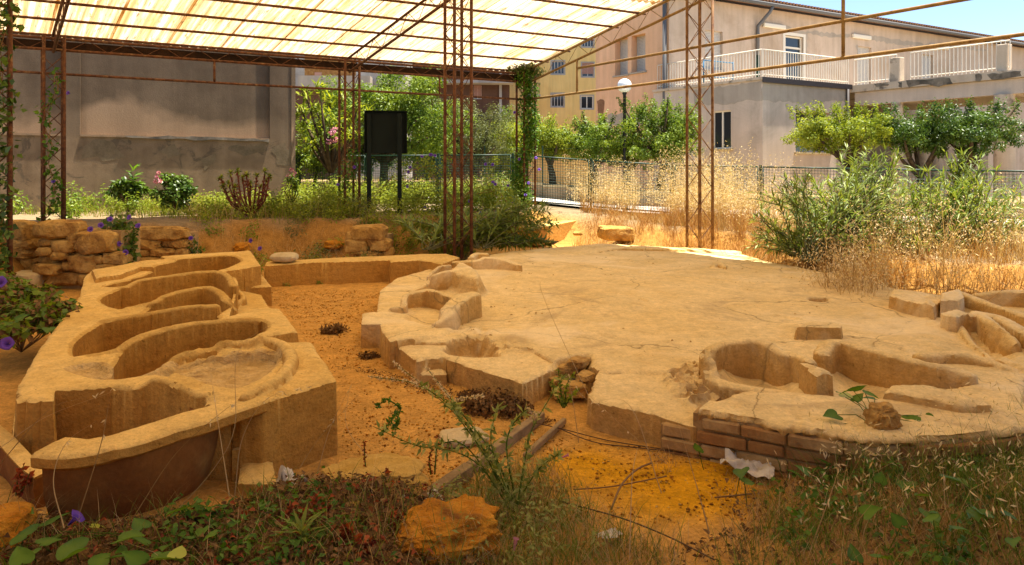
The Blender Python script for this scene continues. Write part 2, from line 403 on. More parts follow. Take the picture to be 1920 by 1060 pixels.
class HF:
    def __init__(s, x0, x1, y0, y1, res, base=-.12, sx=0, amp=.012):
        s.gx = np.arange(x0, x1, res); s.gy = np.arange(y0, y1, res); s.res = res
        s.X, s.Y = np.meshgrid(s.gx, s.gy); s.H = np.full(s.X.shape, base); s.base = base; s.DX = np.zeros(s.X.shape); s.DY = np.zeros(s.X.shape)
        s.wx = s.X + amp * fbm(s.X * 3.1, s.Y * 3.1, 41 + sx, 3) + .003 * fbm(s.X * 13, s.Y * 15, 43 + sx, 2); s.wy = s.Y + amp * fbm(s.X * 3.1, s.Y * 3.1, 57 + sx, 3) + .003 * fbm(s.X * 13, s.Y * 15, 59 + sx, 2)
        s.regions = []
    def _crop(s, pts, pad):
        lo = pts[:, :2].min(0) - pad; hi = pts[:, :2].max(0) + pad
        i0, i1 = np.searchsorted(s.gx, [lo[0], hi[0]]); j0, j1 = np.searchsorted(s.gy, [lo[1], hi[1]])
        return (slice(j0, j1), slice(i0, i1))
    def _plane(s, pts, c):
        if np.ptp(pts[:, 2]) < 1e-6: return pts[0, 2]
        G = np.c_[pts[:, :2], np.ones(len(pts))]; k = np.linalg.lstsq(G, pts[:, 2], rcond=None)[0]
        return np.clip(k[0] * s.X[c] + k[1] * s.Y[c] + k[2], pts[:, 2].min(), pts[:, 2].max())
    def _snap(s, c, d, reach=.95):
        """pull the grid points next to an outline onto it, so upright faces stay clean"""
        gy_, gx_ = np.gradient(d, s.res); g = np.hypot(gx_, gy_) + 1e-9; m = np.abs(d) < reach * s.res
        mv = np.where(m, d - np.sign(d) * .004, 0) / g
        s.DX[c] = np.where(m, -mv * gx_, s.DX[c]); s.DY[c] = np.where(m, -mv * gy_, s.DY[c])
    def slab(s, pix, z=None, edge=.013, world=None):
        pts = UL(pix, z) if world is None else np.asarray(world); c = s._crop(pts, edge + .05)
        d = sdf_poly(s.wx[c], s.wy[c], pts); zz = s._plane(pts, c)
        if edge <= .03:
            zz = zz - .018 * sstep(-.042, .004, d) ** 1.5; up = (d < 0) & (zz > s.H[c]); old = s.H[c].copy()
            s.H[c] = np.where(up, zz, s.H[c])
            near = (np.abs(d) < s.res) & (np.abs(zz - old) > .015); s._snap(c, np.where(near | (np.abs(d) > s.res), d, 9))
            return pts
        wgt = sstep(edge, -edge, d); s.H[c] = s.H[c] * (1 - wgt) + np.maximum(s.H[c], zz) * wgt; return pts
    def carve(s, pix, z, zf, edge=.02, bowl=0, zr=None, name=None, rough=0):
        """pix traced on the rim at height z; floor at zf"""
        pts = UL(pix, z)
        if edge <= .03: pts = np.c_[catmull2(pts[:, :2]), np.full(len(pts) * 4, z)]
        c = s._crop(pts, edge + .05)
        d = sdf_poly(s.wx[c], s.wy[c], pts)
        fl = zf + np.zeros_like(d)
        if rough: fl = fl + rough * fbm(s.X[c] * 14, s.Y[c] * 14, 77, 4)
        if edge <= .03:
            # wall leans a little inwards and rounds into the floor
            fl = fl + ((bowl or .30) * (z - zf)) * np.exp(np.minimum(d, 0) / (.035 if not bowl else .10))
            old = s.H[c].copy(); s.H[c] = np.where(d < 0, np.minimum(old, fl), old - .018 * sstep(.042, -.004, d) ** 1.5 * (old > fl))
            near = np.abs(old - fl) > .015; s._snap(c, np.where(near | (np.abs(d) > s.res), d, 9))
        else:
            wgt = sstep(edge, -edge, d); s.H[c] = s.H[c] * (1 - wgt) + np.minimum(s.H[c], fl) * wgt
        if name: s.regions.append((name, pts))
        return pts
    def ridge(s, pix, hw=.05, edge=.022, rnd=.012, fill=None):
        pts = UL(pix); pts = catmull(pts, 5) if len(pts) > 2 else pts; c = s._crop(pts, hw * 1.5 + edge + .06); x = s.wx[c]; y = s.wy[c]
        best = np.full(x.shape, 1e9); zz = np.zeros(x.shape)
        for a, b in zip(pts[:-1], pts[1:]):
            e = b[:2] - a[:2]; t = np.clip(((x - a[0]) * e[0] + (y - a[1]) * e[1]) / (e @ e + 1e-12), 0, 1)
            d = np.hypot(x - a[0] - e[0] * t, y - a[1] - e[1] * t); m = d < best
            best = np.where(m, d, best); zz = np.where(m, a[2] + (b[2] - a[2]) * t, zz)
        d = best - hw * (1 + .15 * fbm(x * 6, y * 6, 71, 2)); zz = zz - rnd * np.minimum(best / hw, 1.2) ** 2 - .022 * sstep(-.036, .004, d) ** 1.5
        old = s.H[c].copy(); up = (d < 0) & (zz > old); s.H[c] = np.where(up, zz, old)
        near = (zz - old) > .012; s._snap(c, np.where(near | (np.abs(d) > s.res), d, 9)); return pts
    def mound(s, pix, amp, r, z=.2):
        p = U(pix[0], pix[1], z); c = s._crop(np.array([p - r * 2, p + r * 2]), .02)
        q = ((s.X[c] - p[0]) ** 2 + (s.Y[c] - p[1]) ** 2) / r ** 2
        s.H[c] = s.H[c] + amp * np.exp(-q * 1.5) * (s.H[c] > s.base + .02)
    def rough(s, pix, z, amp, freq, edge=.06, ridge=False):
        pts = UL(pix, z); c = s._crop(pts, edge + .05); d = sdf_poly(s.X[c], s.Y[c], pts); wgt = sstep(edge, -edge, d)
        n = fbm(s.X[c] * freq, s.Y[c] * freq, 91, 4)
        if ridge: n = .35 - np.abs(n) * 1.6
        s.H[c] = s.H[c] + amp * n * wgt
    def soften(s, k=1):
        for _ in range(k):
            h = np.pad(s.H, 1, mode='edge')
            b = (h[:-2, 1:-1] + h[2:, 1:-1] + h[1:-1, :-2] + h[1:-1, 2:] + 4 * h[1:-1, 1:-1]) / 8
            s.H = b
    def wear(s, a=.012, b=.004):
        m = s.H > s.base + .03
        s.H = s.H + m * (a * fbm(s.X * 2.3, s.Y * 2.3, 61, 3) + b * fbm(s.X * 14, s.Y * 14, 67, 3))
    def build(s, name, parent, mat, regmat=None, basin_name='basin'):
        H = s.H; ny, nx = H.shape; idx = np.arange(nx * ny).reshape(ny, nx)
        V = np.stack([s.X + s.DX, s.Y + s.DY, H], -1).reshape(-1, 3)
        gyv, gxv = np.gradient(H, s.res); N = np.stack([-gxv, -gyv, np.ones_like(H)], -1).reshape(-1, 3); N /= np.linalg.norm(N, axis=1)[:, None]
        q = np.stack([idx[:-1, :-1], idx[:-1, 1:], idx[1:, 1:], idx[1:, :-1]], -1).reshape(-1, 4)
        keep = H.ravel()[q].max(1) > s.base + .004
        qc = V[q].mean(1); lab = np.zeros(len(q), int)
        for i, (nm, pts) in enumerate(s.regions):
            lab = np.where(sdf_poly(qc[:, 0], qc[:, 1], pts) < .03, i + 1, lab)
        # split steep quads along the better diagonal is not needed: quads are tiny
        out = []
        for k in range(len(s.regions) + 1):
            f = q[keep & (lab == k)]
            if len(f) == 0: continue
            u, inv = np.unique(f, return_inverse=True)
            iq = inv.reshape(-1, 4); zq = V[u][:, 2][iq]; st = np.ptp(zq, axis=1) > .012; flatq = iq[~st]; sq = iq[st]; zs = zq[st]
            ac = np.abs(zs[:, 0] - zs[:, 2]) <= np.abs(zs[:, 1] - zs[:, 3])
            tr = np.concatenate([sq[ac][:, [0, 1, 2]], sq[ac][:, [0, 2, 3]], sq[~ac][:, [0, 1, 3]], sq[~ac][:, [1, 2, 3]]])
            me = npmesh(name if k == 0 else s.regions[k - 1][0], V[u], [flatq, tr], True)
            me.set_sharp_from_angle(angle=R(48))
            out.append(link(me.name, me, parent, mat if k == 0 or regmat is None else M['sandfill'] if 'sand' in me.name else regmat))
        return out

# ---- the row of hip baths on the left
ROW = thing('bath_row', 'long row of seven sand coloured plastered hip baths side by side', 'bath row', U(520, 660, .0))
h = HF(-4.9, -.85, 2.35, 9.6, .0145, base=-.10)
Zr = .37
_mp = UL([(28, 742), (33, 720), (75, 650), (100, 615), (150, 555), (157, 520), (172, 505), (268, 489), (470, 469), (490, 497), (440, 503), (447, 530), (441, 560), (430, 592), (500, 610), (500, 640), (584, 641), (634, 711), (490, 750), (470, 750), (380, 741, .40), (330, 720, .41), (290, 709, .42), (262, 727), (215, 721), (105, 729), (104, 748), (30, 752)], Zr); _mp[:, 2] = Zr; h.slab(None, world=_mp)
h.slab([(441, 540), (490, 551), (507, 576), (525, 585), (500, 606), (436, 592)], .20)
h.slab([(425, 540), (511, 536), (492, 514), (470, 490)], .228)
h.slab([(172, 505), (268, 490), (470, 469), (490, 497), (415, 507), (400, 500), (265, 498), (230, 512), (180, 520)], .43)                                   # rear block
h.slab([(470, 469), (490, 497), (412, 508), (380, 500), (300, 480)], .455)
h.slab([(558, 620), (525, 577), (480, 577), (430, 592), (400, 600), (400, 614), (490, 630)], .45)     # middle block
h.slab([(634, 711), (584, 640), (545, 640), (500, 640), (430, 650), (330, 690), (305, 713), (380, 741), (475, 751), (490, 752)], .40)            # front block
h.slab([(18, 838), (78, 893), (135, 848), (240, 832), (350, 800), (440, 768), (488, 746), (380, 738), (215, 720), (100, 735), (30, 752)], .05)
# basins
P1 = [(230, 538, .385), (262, 525, .42), (330, 514, .45), (400, 507, .455), (425, 514, .455), (437, 534, .44)]
P2 = [(160, 577, .355), (215, 579, .37), (280, 566, .405), (310, 553, .44), (380, 538, .455), (406, 543, .445), (424, 560, .41), (436, 577, .33)]
P3 = [(100, 628, .37), (160, 608, .375), (210, 597, .385), (300, 582, .42), (350, 573, .45), (402, 570, .45)]
P4 = [(80, 685, .38), (150, 668, .38), (212, 657, .385), (240, 641, .415), (275, 625, .44), (340, 609, .45), (420, 599, .455), (482, 597, .455)]
P5 = [(225, 716, .35), (300, 692, .375), (335, 665, .41), (400, 648, .43), (490, 633, .45), (530, 641, .455), (545, 662, .455), (533, 690, .45), (503, 712, .445), (462, 733, .43)]
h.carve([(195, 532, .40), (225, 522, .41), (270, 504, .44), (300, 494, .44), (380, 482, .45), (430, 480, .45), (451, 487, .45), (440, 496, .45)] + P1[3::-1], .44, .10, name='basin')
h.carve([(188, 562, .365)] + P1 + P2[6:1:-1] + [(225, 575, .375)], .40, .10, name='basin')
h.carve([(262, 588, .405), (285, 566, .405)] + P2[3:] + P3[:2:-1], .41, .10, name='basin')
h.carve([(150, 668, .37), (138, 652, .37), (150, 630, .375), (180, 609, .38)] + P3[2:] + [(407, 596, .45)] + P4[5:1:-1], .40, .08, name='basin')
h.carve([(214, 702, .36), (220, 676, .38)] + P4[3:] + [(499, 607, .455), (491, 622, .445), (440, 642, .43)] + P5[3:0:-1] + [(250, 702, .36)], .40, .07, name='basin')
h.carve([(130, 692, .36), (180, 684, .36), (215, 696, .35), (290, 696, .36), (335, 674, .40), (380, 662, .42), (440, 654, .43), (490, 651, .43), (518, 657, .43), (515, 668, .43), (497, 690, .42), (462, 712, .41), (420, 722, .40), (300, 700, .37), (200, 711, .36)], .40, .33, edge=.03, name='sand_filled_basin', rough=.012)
# partitions and rims
h.ridge([(170, 540, .375)] + P1, .042)
h.ridge(P2, .045)
h.ridge([(440, 538, .30), (455, 552, .29), (450, 562, .26), (437, 573, .22)], .035)
h.ridge(P3, .05, .012)
h.ridge(P4, .047)
h.ridge(P5, .04)
h.wear(.012, .004)
h.slab([(366, 736), (383, 744), (385, 751), (380, 757), (420, 756), (478, 745), (440, 741), (400, 737)], .385, .02)
h.ridge([(215, 718, .37), (258, 723, .375), (290, 707, .415), (330, 716, .415), (378, 737, .40)], .035)
h.slab([(432, 842), (500, 838), (500, 800), (445, 806)], .17); h.slab([(445, 905), (520, 905), (510, 850), (450, 855)], .10)
h.rough([(300, 698), (360, 682), (440, 668), (500, 664), (500, 676), (470, 700), (430, 714), (330, 704)], .33, .03, 18, .04)
h.rough([(300, 595), (400, 580), (402, 598), (272, 622), (215, 658), (150, 665)], .1, .02, 10)
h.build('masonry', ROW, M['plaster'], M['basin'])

# ---- the terracotta tub at the near end of the row: rim, wall, low lip
TUB = thing('terracotta_tub', 'broken terracotta bathtub with a thick sandy rim at the near end of the bath row', 'bathtub', U(200, 960, .05))
def sweep(path, zs, prof, name, mat, parent, wob=.006):
    path = np.asarray(path)[:, :2]; n = len(path); m = len(prof); vs = []
    for i in range(n):
        tg = path[min(i + 1, n - 1)] - path[max(i - 1, 0)]; tg /= np.linalg.norm(tg); nr = np.array([tg[1], -tg[0]])
        for (o, dz) in prof[i] if hasattr(prof[0][0], '__len__') else prof:
            q = path[i] + nr * o; e = wob * fbm(np.array([q[0] * 9 + dz * 5]), np.array([q[1] * 9 + o * 7]), 5, 3)[0]
            vs.append((q[0] + nr[0] * e, q[1] + nr[1] * e, zs[i] + dz + e))
    mm = len(vs) // n
    fs = [(i * mm + k, i * mm + (k + 1) % mm, (i + 1) * mm + (k + 1) % mm, (i + 1) * mm + k) for i in range(n - 1) for k in range(mm)]
    fs += [tuple(range(mm))[::-1], tuple((n - 1) * mm + k for k in range(mm))]
    b = MB(); b.add(vs, fs, True); o = b.build(name, mat, parent); o.data.set_sharp_from_angle(angle=R(42)); return o
def catmull(p, n):
    p = np.asarray(p, float); q = np.vstack([2 * p[0] - p[1], p, 2 * p[-1] - p[-2]]); out = []
    for i in range(1, len(q) - 2):
        for t_ in np.linspace(0, 1, n, endpoint=False):
            out.append(.5 * (2 * q[i] + (q[i + 1] - q[i - 1]) * t_ + (2 * q[i - 1] - 5 * q[i] + 4 * q[i + 1] - q[i + 2]) * t_ ** 2 + (3 * q[i] - q[i - 1] - 3 * q[i + 1] + q[i + 2]) * t_ ** 3))
    return np.array(out + [q[-2]])
rimc = catmull(UL([(97, 829, .358), (150, 832, .357), (230, 818, .36), (330, 789, .37), (415, 762, .385), (480, 742, .395)]), 12)
wallc = catmull(UL([(104, 829, .358), (150, 830, .357), (230, 816, .36), (305, 797, .37), (352, 779, .375), (380, 758, .38), (384, 738, .385)]), 10)
wpath = rimc[:, :2]; wz = rimc[:, 2]
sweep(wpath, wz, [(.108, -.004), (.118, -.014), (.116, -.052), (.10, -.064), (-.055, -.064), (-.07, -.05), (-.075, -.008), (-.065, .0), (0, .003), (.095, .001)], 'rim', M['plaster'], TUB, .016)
sweep(wallc[:, :2], wallc[:, 2], [(.085, -.06), (.07, -.20), (.03, -.33), (-.03, -.44), (-.05, -.44), (-.075, -.30), (-.07, -.06)], 'wall', M['terracotta'], TUB, .012)
lip = catmull(UL([(-20, 800, .19), (12, 828, .175), (30, 848, .165), (55, 874, .16), (82, 893, .16)]), 10)
sweep(lip[:, :2], lip[:, 2], [(.035, -.006), (.04, -.05), (-.0, -.28), (-.04, -.28), (-.04, -.02), (-.03, .002)], 'broken_end', M['terracotta'], TUB, .01)
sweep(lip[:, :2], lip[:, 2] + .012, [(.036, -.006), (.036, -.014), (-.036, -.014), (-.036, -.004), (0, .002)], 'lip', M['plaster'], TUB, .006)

# ---- round bathing platform
PLAT = thing('round_bath_platform', 'wide round plastered platform of the ancient baths ringed by worn seat basins', 'bath platform', U(1150, 640, 0))
h = HF(-1.6, 6.6, 3.3, 12.6, .0185, base=-.10, sx=5)
h.slab([(731, 640), (715, 620), (706, 585), (712, 545), (740, 522), (826, 500), (900, 480), (970, 470), (1035, 464), (1130, 457), (1370, 469), (1440, 490), (1640, 527), (1700, 546), (1920, 570), (2100, 600), (2400, 700), (2300, 780), (1920, 800), (1800, 812), (1640, 812), (1480, 795), (1380, 735), (1305, 700), (1130, 695), (1098, 680), (1053, 686), (1000, 655), (900, 640)], .20)
h.slab([(677, 604), (677, 587), (706, 583), (740, 600), (760, 604), (716, 604)], .225)
h.slab([(715, 618), (731, 639), (835, 628), (860, 600), (740, 585), (706, 583)], .222)
h.slab([(731, 640), (781, 676), (800, 671), (832, 669), (981, 720), (1053, 685), (1000, 655), (930, 640), (880, 628), (800, 625), (740, 632)], .17)
h.slab([(780, 698), (842, 699), (836, 690), (785, 680)], .085)
h.slab([(1110, 750), (1242, 779), (1308, 797), (1312, 760), (1385, 733), (1330, 700), (1250, 690), (1121, 697), (1101, 738)], .18)
h.slab([(1312, 761), (1366, 772), (1480, 794), (1560, 806), (1660, 815), (1800, 812), (1920, 795), (1920, 700), (1700, 740), (1560, 740), (1420, 728), (1385, 735)], .255)
h.carve([(1050, 690), (1100, 680), (1100, 740), (1060, 760), (1010, 745)], .15, .06, edge=.06, rough=.05)
# left side seats
h.carve([(835, 652), (855, 640), (900, 637), (925, 648), (930, 664), (885, 664), (850, 660)], .18, .03, edge=.045, rough=.03, name='seat_basin')
h.carve([(765, 600), (772, 575), (800, 566), (838, 570), (828, 595), (808, 608)], .22, .17, edge=.05)
h.ridge([(735, 576, .24), (755, 573, .27), (759, 553, .33), (785, 545, .345), (805, 542, .35), (826, 547, .345), (852, 556, .33)], .035, .014)
h.ridge([(886, 546, .42), (868, 551, .42), (847, 569, .38), (828, 592, .30), (816, 609, .22)], .085, .03)
h.ridge([(770, 545, .24), (800, 530, .29), (805, 521, .33), (814, 514, .38), (835, 508, .41), (853, 509, .41), (863, 522, .36)], .035, .015)
h.slab([(840, 506), (852, 493), (872, 491), (893, 500), (906, 516), (898, 522), (866, 518), (852, 512)], .40, .07); h.mound((876, 512), .05, .16, .4)
h.ridge([(803, 517, .32), (822, 500, .40), (843, 496, .42)], .03, .014)
h.ridge([(740, 596, .23), (775, 602, .23), (800, 612, .23), (815, 608, .23)], .02, .01)
h.ridge([(853, 490, .29), (894, 487, .32), (909, 482, .355), (936, 483, .35), (960, 491, .31), (971, 495, .29)], .06, .015)
h.ridge([(883, 481, .32), (892, 475, .33), (912, 476, .32)], .05, .015)
# back curb and small fin on the floor
h.ridge([(1062, 474, .215), (1110, 469, .235), (1160, 463, .25), (1250, 464, .25), (1372, 470, .24)], .16, .03)
h.ridge([(1150, 478, .203), (1260, 482, .208), (1360, 486, .204)], .05, .02)
h.ridge([(1337, 497, .24), (1348, 489, .27), (1362, 499, .24), (1386, 502, .205)], .05, .03)
# near right tubs
h.slab([(1488, 614), (1518, 603), (1569, 604), (1579, 609), (1577, 614)], .30, .025)
h.mound((1490, 618), .05, .16)
h.carve([(1342, 678), (1348, 650), (1366, 640), (1430, 640), (1465, 655), (1495, 668), (1512, 690), (1500, 708), (1450, 720), (1400, 716), (1362, 702)], .31, .10, edge=.03, bowl=.75, name='seat_basin')
h.ridge([(1330, 690, .26), (1327, 664, .31), (1345, 643, .36), (1400, 635, .375), (1438, 640, .375), (1470, 660, .35), (1491, 658, .36), (1520, 672, .36)], .05, .03)
h.ridge([(1330, 690, .26), (1345, 712, .25), (1400, 726, .245), (1470, 735, .245)], .06, .05)
h.slab([(1498, 678), (1504, 676), (1552, 690), (1561, 697), (1548, 697), (1528, 703), (1515, 692)], .36, .016)
h.carve([(1550, 652), (1572, 644), (1612, 651), (1680, 670), (1740, 688), (1760, 706), (1690, 722), (1600, 724), (1560, 712), (1545, 680)], .31, .11, edge=.03, bowl=.7, name='seat_basin')
h.ridge([(1541, 656, .34), (1553, 639, .37), (1576, 636, .375), (1610, 644, .37), (1678, 663, .355), (1740, 678, .34), (1782, 687, .325), (1815, 697, .31)], .055, .02)
h.slab([(1655, 731), (1672, 717), (1739, 720), (1814, 737), (1862, 755), (1800, 757), (1729, 742), (1680, 734)], .30, .018)
# right hand cluster
h.slab([(1644, 640), (1700, 618), (1757, 598), (1800, 622), (1765, 650)], .23, .12)
h.slab([(1667, 553), (1675, 541), (1735, 547), (1768, 560), (1752, 572), (1700, 562)], .33, .018)
h.slab([(1763, 562), (1763, 549), (1800, 540), (1808, 556), (1800, 561)], .37, .016)
h.slab([(1763, 587), (1793, 577), (1818, 586), (1794, 594), (1776, 592)], .35, .016)
h.ridge([(1817, 588, .34), (1838, 586, .35), (1865, 608, .33), (1899, 636, .28)], .05, .02)
h.ridge([(1831, 583, .33), (1878, 593, .34), (1920, 618, .32), (1980, 655, .26)], .06, .02)
h.ridge([(1800, 546, .33), (1848, 566, .31), (1920, 588, .33), (2000, 620, .3)], .05, .02)
h.ridge([(1834, 549, .31), (1870, 545, .34), (1920, 545, .36), (2010, 560, .34)], .06, .02)
h.ridge([(1795, 600, .27), (1830, 640, .24), (1880, 670, .24), (1930, 690, .23)], .05, .03)
h.ridge([(1725, 662, .26), (1790, 660, .27), (1840, 670, .25), (1900, 690, .22)], .05, .03)
h.carve([(1820, 620), (1870, 640), (1900, 660), (1870, 672), (1830, 640)], .22, .13, edge=.06, rough=.04)
for q in ([(1040, 507), (1110, 503), (1200, 505), (1225, 508)], [(1195, 513), (1250, 517), (1330, 522)], [(1330, 521), (1400, 530), (1445, 527)], [(1180, 487), (1190, 492)], [(1040, 478), (1085, 476), (1130, 472)], [(1452, 590), (1500, 598)], [(1200, 560), (1215, 566)], [(1440, 515), (1500, 520), (1560, 531)]):
    h.ridge([(x, y, .2 + random.uniform(.012, .02)) for x, y in q], .035, .02, .012)
h.carve([(1518, 559), (1549, 559), (1548, 566), (1520, 565)], .2, .13, edge=.012)
h.mound((950, 600), -.02, .5); h.mound((1200, 560), .02, 1.4)
h.wear(.015, .004)
h.rough([(860, 600), (900, 618), (950, 640), (1000, 655), (960, 655), (900, 640), (840, 625)], .2, .05, 13)
h.rough([(1240, 700), (1300, 672), (1330, 688), (1330, 740), (1290, 752)], .22, .13, 11, .05, True)
h.rough([(880, 600), (905, 604), (935, 622), (985, 650), (960, 655), (920, 640), (880, 622)], .22, .035, 12, .05, True)
h.rough([(1732, 556), (1765, 560), (1755, 600), (1735, 590)], .3, .06, 12)
h.rough([(1480, 790), (1600, 770), (1660, 760), (1700, 790), (1600, 806)], .25, .03, 10)
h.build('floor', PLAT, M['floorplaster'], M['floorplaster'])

# brick facing under the near edge of the platform: each brick its own part, laid along the edge line
topedge = catmull(UL([(1247, 783, .175), (1312, 768, .255), (1366, 776, .255), (1480, 797, .255), (1560, 809, .255), (1660, 818, .255), (1800, 815, .255), (1920, 798, .255), (2050, 770, .255)]), 24)[:, :2]
topedge[:20] = np.linspace(U(1244, 786, .17)[:2], topedge[20], 20)
dd = np.gradient(topedge, axis=0); dd /= np.hypot(*dd.T)[:, None]
edgep = topedge + np.c_[dd[:, 1], -dd[:, 0]] * .03
seg = np.r_[0, np.cumsum(np.hypot(*np.diff(edgep, axis=0).T))]
def along(s_):
    return np.array([np.interp(s_, seg, edgep[:, 0]), np.interp(s_, seg, edgep[:, 1])])
s_hi = seg[24]
bk = 0
for row in range(4):
    s_ = -.045 * (row % 2); z0 = -.045 + row * .068
    if row == 2: s_ = -.05
    if row == 3: s_ = s_hi + .02
    while s_ < seg[-1] - .05:
        L = random.uniform(.17, .27)
        a = along(max(s_, 0)); b2 = along(min(s_ + L - .006, seg[-1])); d = b2 - a; ln = np.linalg.norm(d)
        if ln > .06:
            d /= ln; n_ = np.array([d[1], -d[0]]); c = (a + b2) / 2 - n_ * (.05 - random.uniform(-.007, .010))
            m = MB().box((0, 0, 0), (ln, .1, .060 + random.uniform(-.004, .003)), bev=.008)
            ax = np.array([d[0], d[1], 0]); ay = np.array([-d[1], d[0], 0])
            m.v = [tuple(np.array([c[0], c[1], z0 + .03]) + ax * (v[0] + .006 * fbm(np.array([v[0] * 20 + bk]), np.array([v[2] * 30]), 3, 2)[0]) + ay * (v[1] + .010 * fbm(np.array([v[0] * 14 + bk * 3]), np.array([v[2] * 20]), 8, 2)[0]) + np.array([0, 0, v[2] + .004 * fbm(np.array([v[0] * 17 + bk * 5]), np.array([v[1] * 20]), 18, 2)[0]])) for v in m.v]
            m.build('brick', M['brick'] if random.random() < .5 else M['brickdust'], PLAT); bk += 1
        s_ += L
m = MB()
for i in range(0, len(edgep) - 1, 3):
    a = edgep[i]; b2 = edgep[min(i + 3, len(edgep) - 1)]; d = b2 - a; ln = np.linalg.norm(d); d /= ln; n_ = np.array([d[1], -d[0]])
    c = (a + b2) / 2 - n_ * .09; top = .145 if i < 21 else .235
    m.box((c[0], c[1], top / 2 - .04), (ln + .02, .14, top + .08), (d[0], d[1], 0), (-d[1], d[0], 0))
m.build('mortar_bed', M['mortar'], PLAT)
# ragged plaster coat that laps over the bricks
k0 = 24
zc = .251 + .006 * fbm(np.arange(len(topedge) - k0) * .35, np.zeros(len(topedge) - k0), 4, 3)
prof = []
for i in range(len(topedge) - k0):
    rg = fbm(np.array([i * .14]), np.array([.5]), 12, 3)[0]; r2 = fbm(np.array([i * .26]), np.array([9.5]), 15, 3)[0]
    prof.append([(.022 + .05 * rg, -.010), (.026 + .05 * rg, -.02), (.02 + .04 * rg, -.028 - .05 * max(r2, -.2)), (-.03, -.05), (-.22, -.05), (-.22, -.014), (-.1, .0), (.0, .007), (.012 + .04 * rg, -.001)])
sweep(topedge[k0:], zc, prof, 'plaster_edge', M['floorplaster'], PLAT, .006)

# ---- low plastered wall between the bath row and the platform
LWL = thing('low_plaster_wall', 'low straight sand plaster wall joining the bath row to the round platform', 'wall', U(620, 535, 0))
h = HF(-4.2, -.4, 8.2, 12.2, .02, base=-.10, sx=9)
h.slab([(496, 497), (640, 490), (730, 487), (732, 490), (786, 488), (828, 495), (862, 482), (838, 475), (740, 478), (640, 482), (500, 490)], .31)
h.wear(.012, .004); h.build('wall_body', LWL, M['plaster'])
# ------------------------------------------------------------------ shelter
UA = np.array([.564, -.705, 0]); UB = np.array([.857, .440, 0])
LA = np.linalg.norm(UA)
def on_line(p0, d, px):
    k = (px - 960) / F; t_ = (k * p0[1] - p0[0]) / (d[0] - k * d[1]); return t_
TL = on_line(P655, UB, 100); TC = on_line(P655, UB, 986)
base0 = np.array([P655[0], P655[1], 0])
CORN = base0 + UB * TC; LEFT = base0 + UB * TL
RZ0, RS, RIDGE = 3.93, .182, 8.2          # roof height over the back row, slope per unit along UA, ridge position
def roofz(a): return RZ0 + RS * (a if a < RIDGE else 2 * RIDGE - a)
SH = thing('shelter', 'rusty lattice steel shelter with a translucent corrugated roof over the ruins', 'shelter', (0, 9, 0))
def subempty(name, parent):
    o = bpy.data.objects.new(name, None); COL.objects.link(o); o.parent = parent; o.empty_display_size = .1
    o.matrix_parent_inverse = Matrix.Translation(-parent.location); return o
def lattice_column(c, z0, z1, mat, s=.3, pitch=.31):
    e = subempty('column', SH); hA = UA * s / 2; hB = UB * s / 2
    cs = [c - hA - hB, c + hA - hB, c + hA + hB, c - hA + hB]
    for p in cs:
        m = MB(); m.tube([(p[0], p[1], z0 - .15), (p[0], p[1], (z0 + z1) / 2), (p[0], p[1], z1)], .026, 8)
        zz = z0 + random.uniform(.2, .8)
        m.build('leg', mat, e)
    m = MB()
    for i in range(4):
        a, b = cs[i], cs[(i + 1) % 4]; z = z0 + .05; k = i % 2
        while z + pitch < z1:
            p, q = (a, b) if k else (b, a)
            m.tube([(p[0], p[1], z), (q[0], q[1], z + pitch)], .0075, 4, False); z += pitch; k = 1 - k
    m.build('lacing', mat, e)
CC = U(859, 470, .27); C13 = U(1312, 455, .28); CV = U(-9, 525, .2)
def acoord(p):
    G = np.array([UA[:2], UB[:2]]).T; return np.linalg.solve(G, (np.asarray(p)[:2] - P655[:2]))
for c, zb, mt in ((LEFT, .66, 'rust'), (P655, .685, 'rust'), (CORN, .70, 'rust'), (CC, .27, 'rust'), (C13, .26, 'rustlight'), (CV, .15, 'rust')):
    a = acoord(c)[0]; lattice_column(np.array([c[0], c[1], 0]), zb, roofz(max(a, 0)) - .12, M[mt])
FAR1 = CORN + UA * 12
lattice_column(FAR1, .2, 5.2, M['rust']); lattice_column(CORN + UA * 15.8, .1, 4.1, M['rust'])
def rooft(a, b, dz=0):
    p = base0 + UA * a + UB * b; return (p[0], p[1], roofz(a) + dz)
BL, BR = -11.0, TC + .12
# rafter trusses
def rafter(b, mat, dz=-.07, dep=.30):
    m = MB()
    for s0, s1 in ((-.25, RIDGE), (RIDGE, 2 * RIDGE + .25)):
        m.tube([rooft(s0, b, dz), rooft(s1, b, dz)], .024, 6); m.tube([rooft(max(s0, 0), b, dz - dep), rooft(min(s1, 2 * RIDGE), b, dz - dep)], .026, 6)
    a = 0.1; k = 0
    while a < 2 * RIDGE - .4:
        m.tube([rooft(a, b, dz if k else dz - dep), rooft(a + .36, b, dz - dep if k else dz)], .007, 4, False); a += .36; k = 1 - k
    m.build('rafter_truss', mat, SH)
rafter(TC, M['tanrust']); rafter(.0, M['rust']); rafter(TL, M['rust']); rafter(-10, M['rust']); rafter(2.75, M['rust'], -.05, .04) if False else None
# purlins
a = .62 - .78
while a < 2 * RIDGE + .2:
    m = MB(); m.tube([rooft(a, BL, -.03), rooft(a, (BL + BR) / 2, -.035), rooft(a, BR + .06, -.03)], .024, 6); m.build('purlin', M['rust'], SH); a += .78
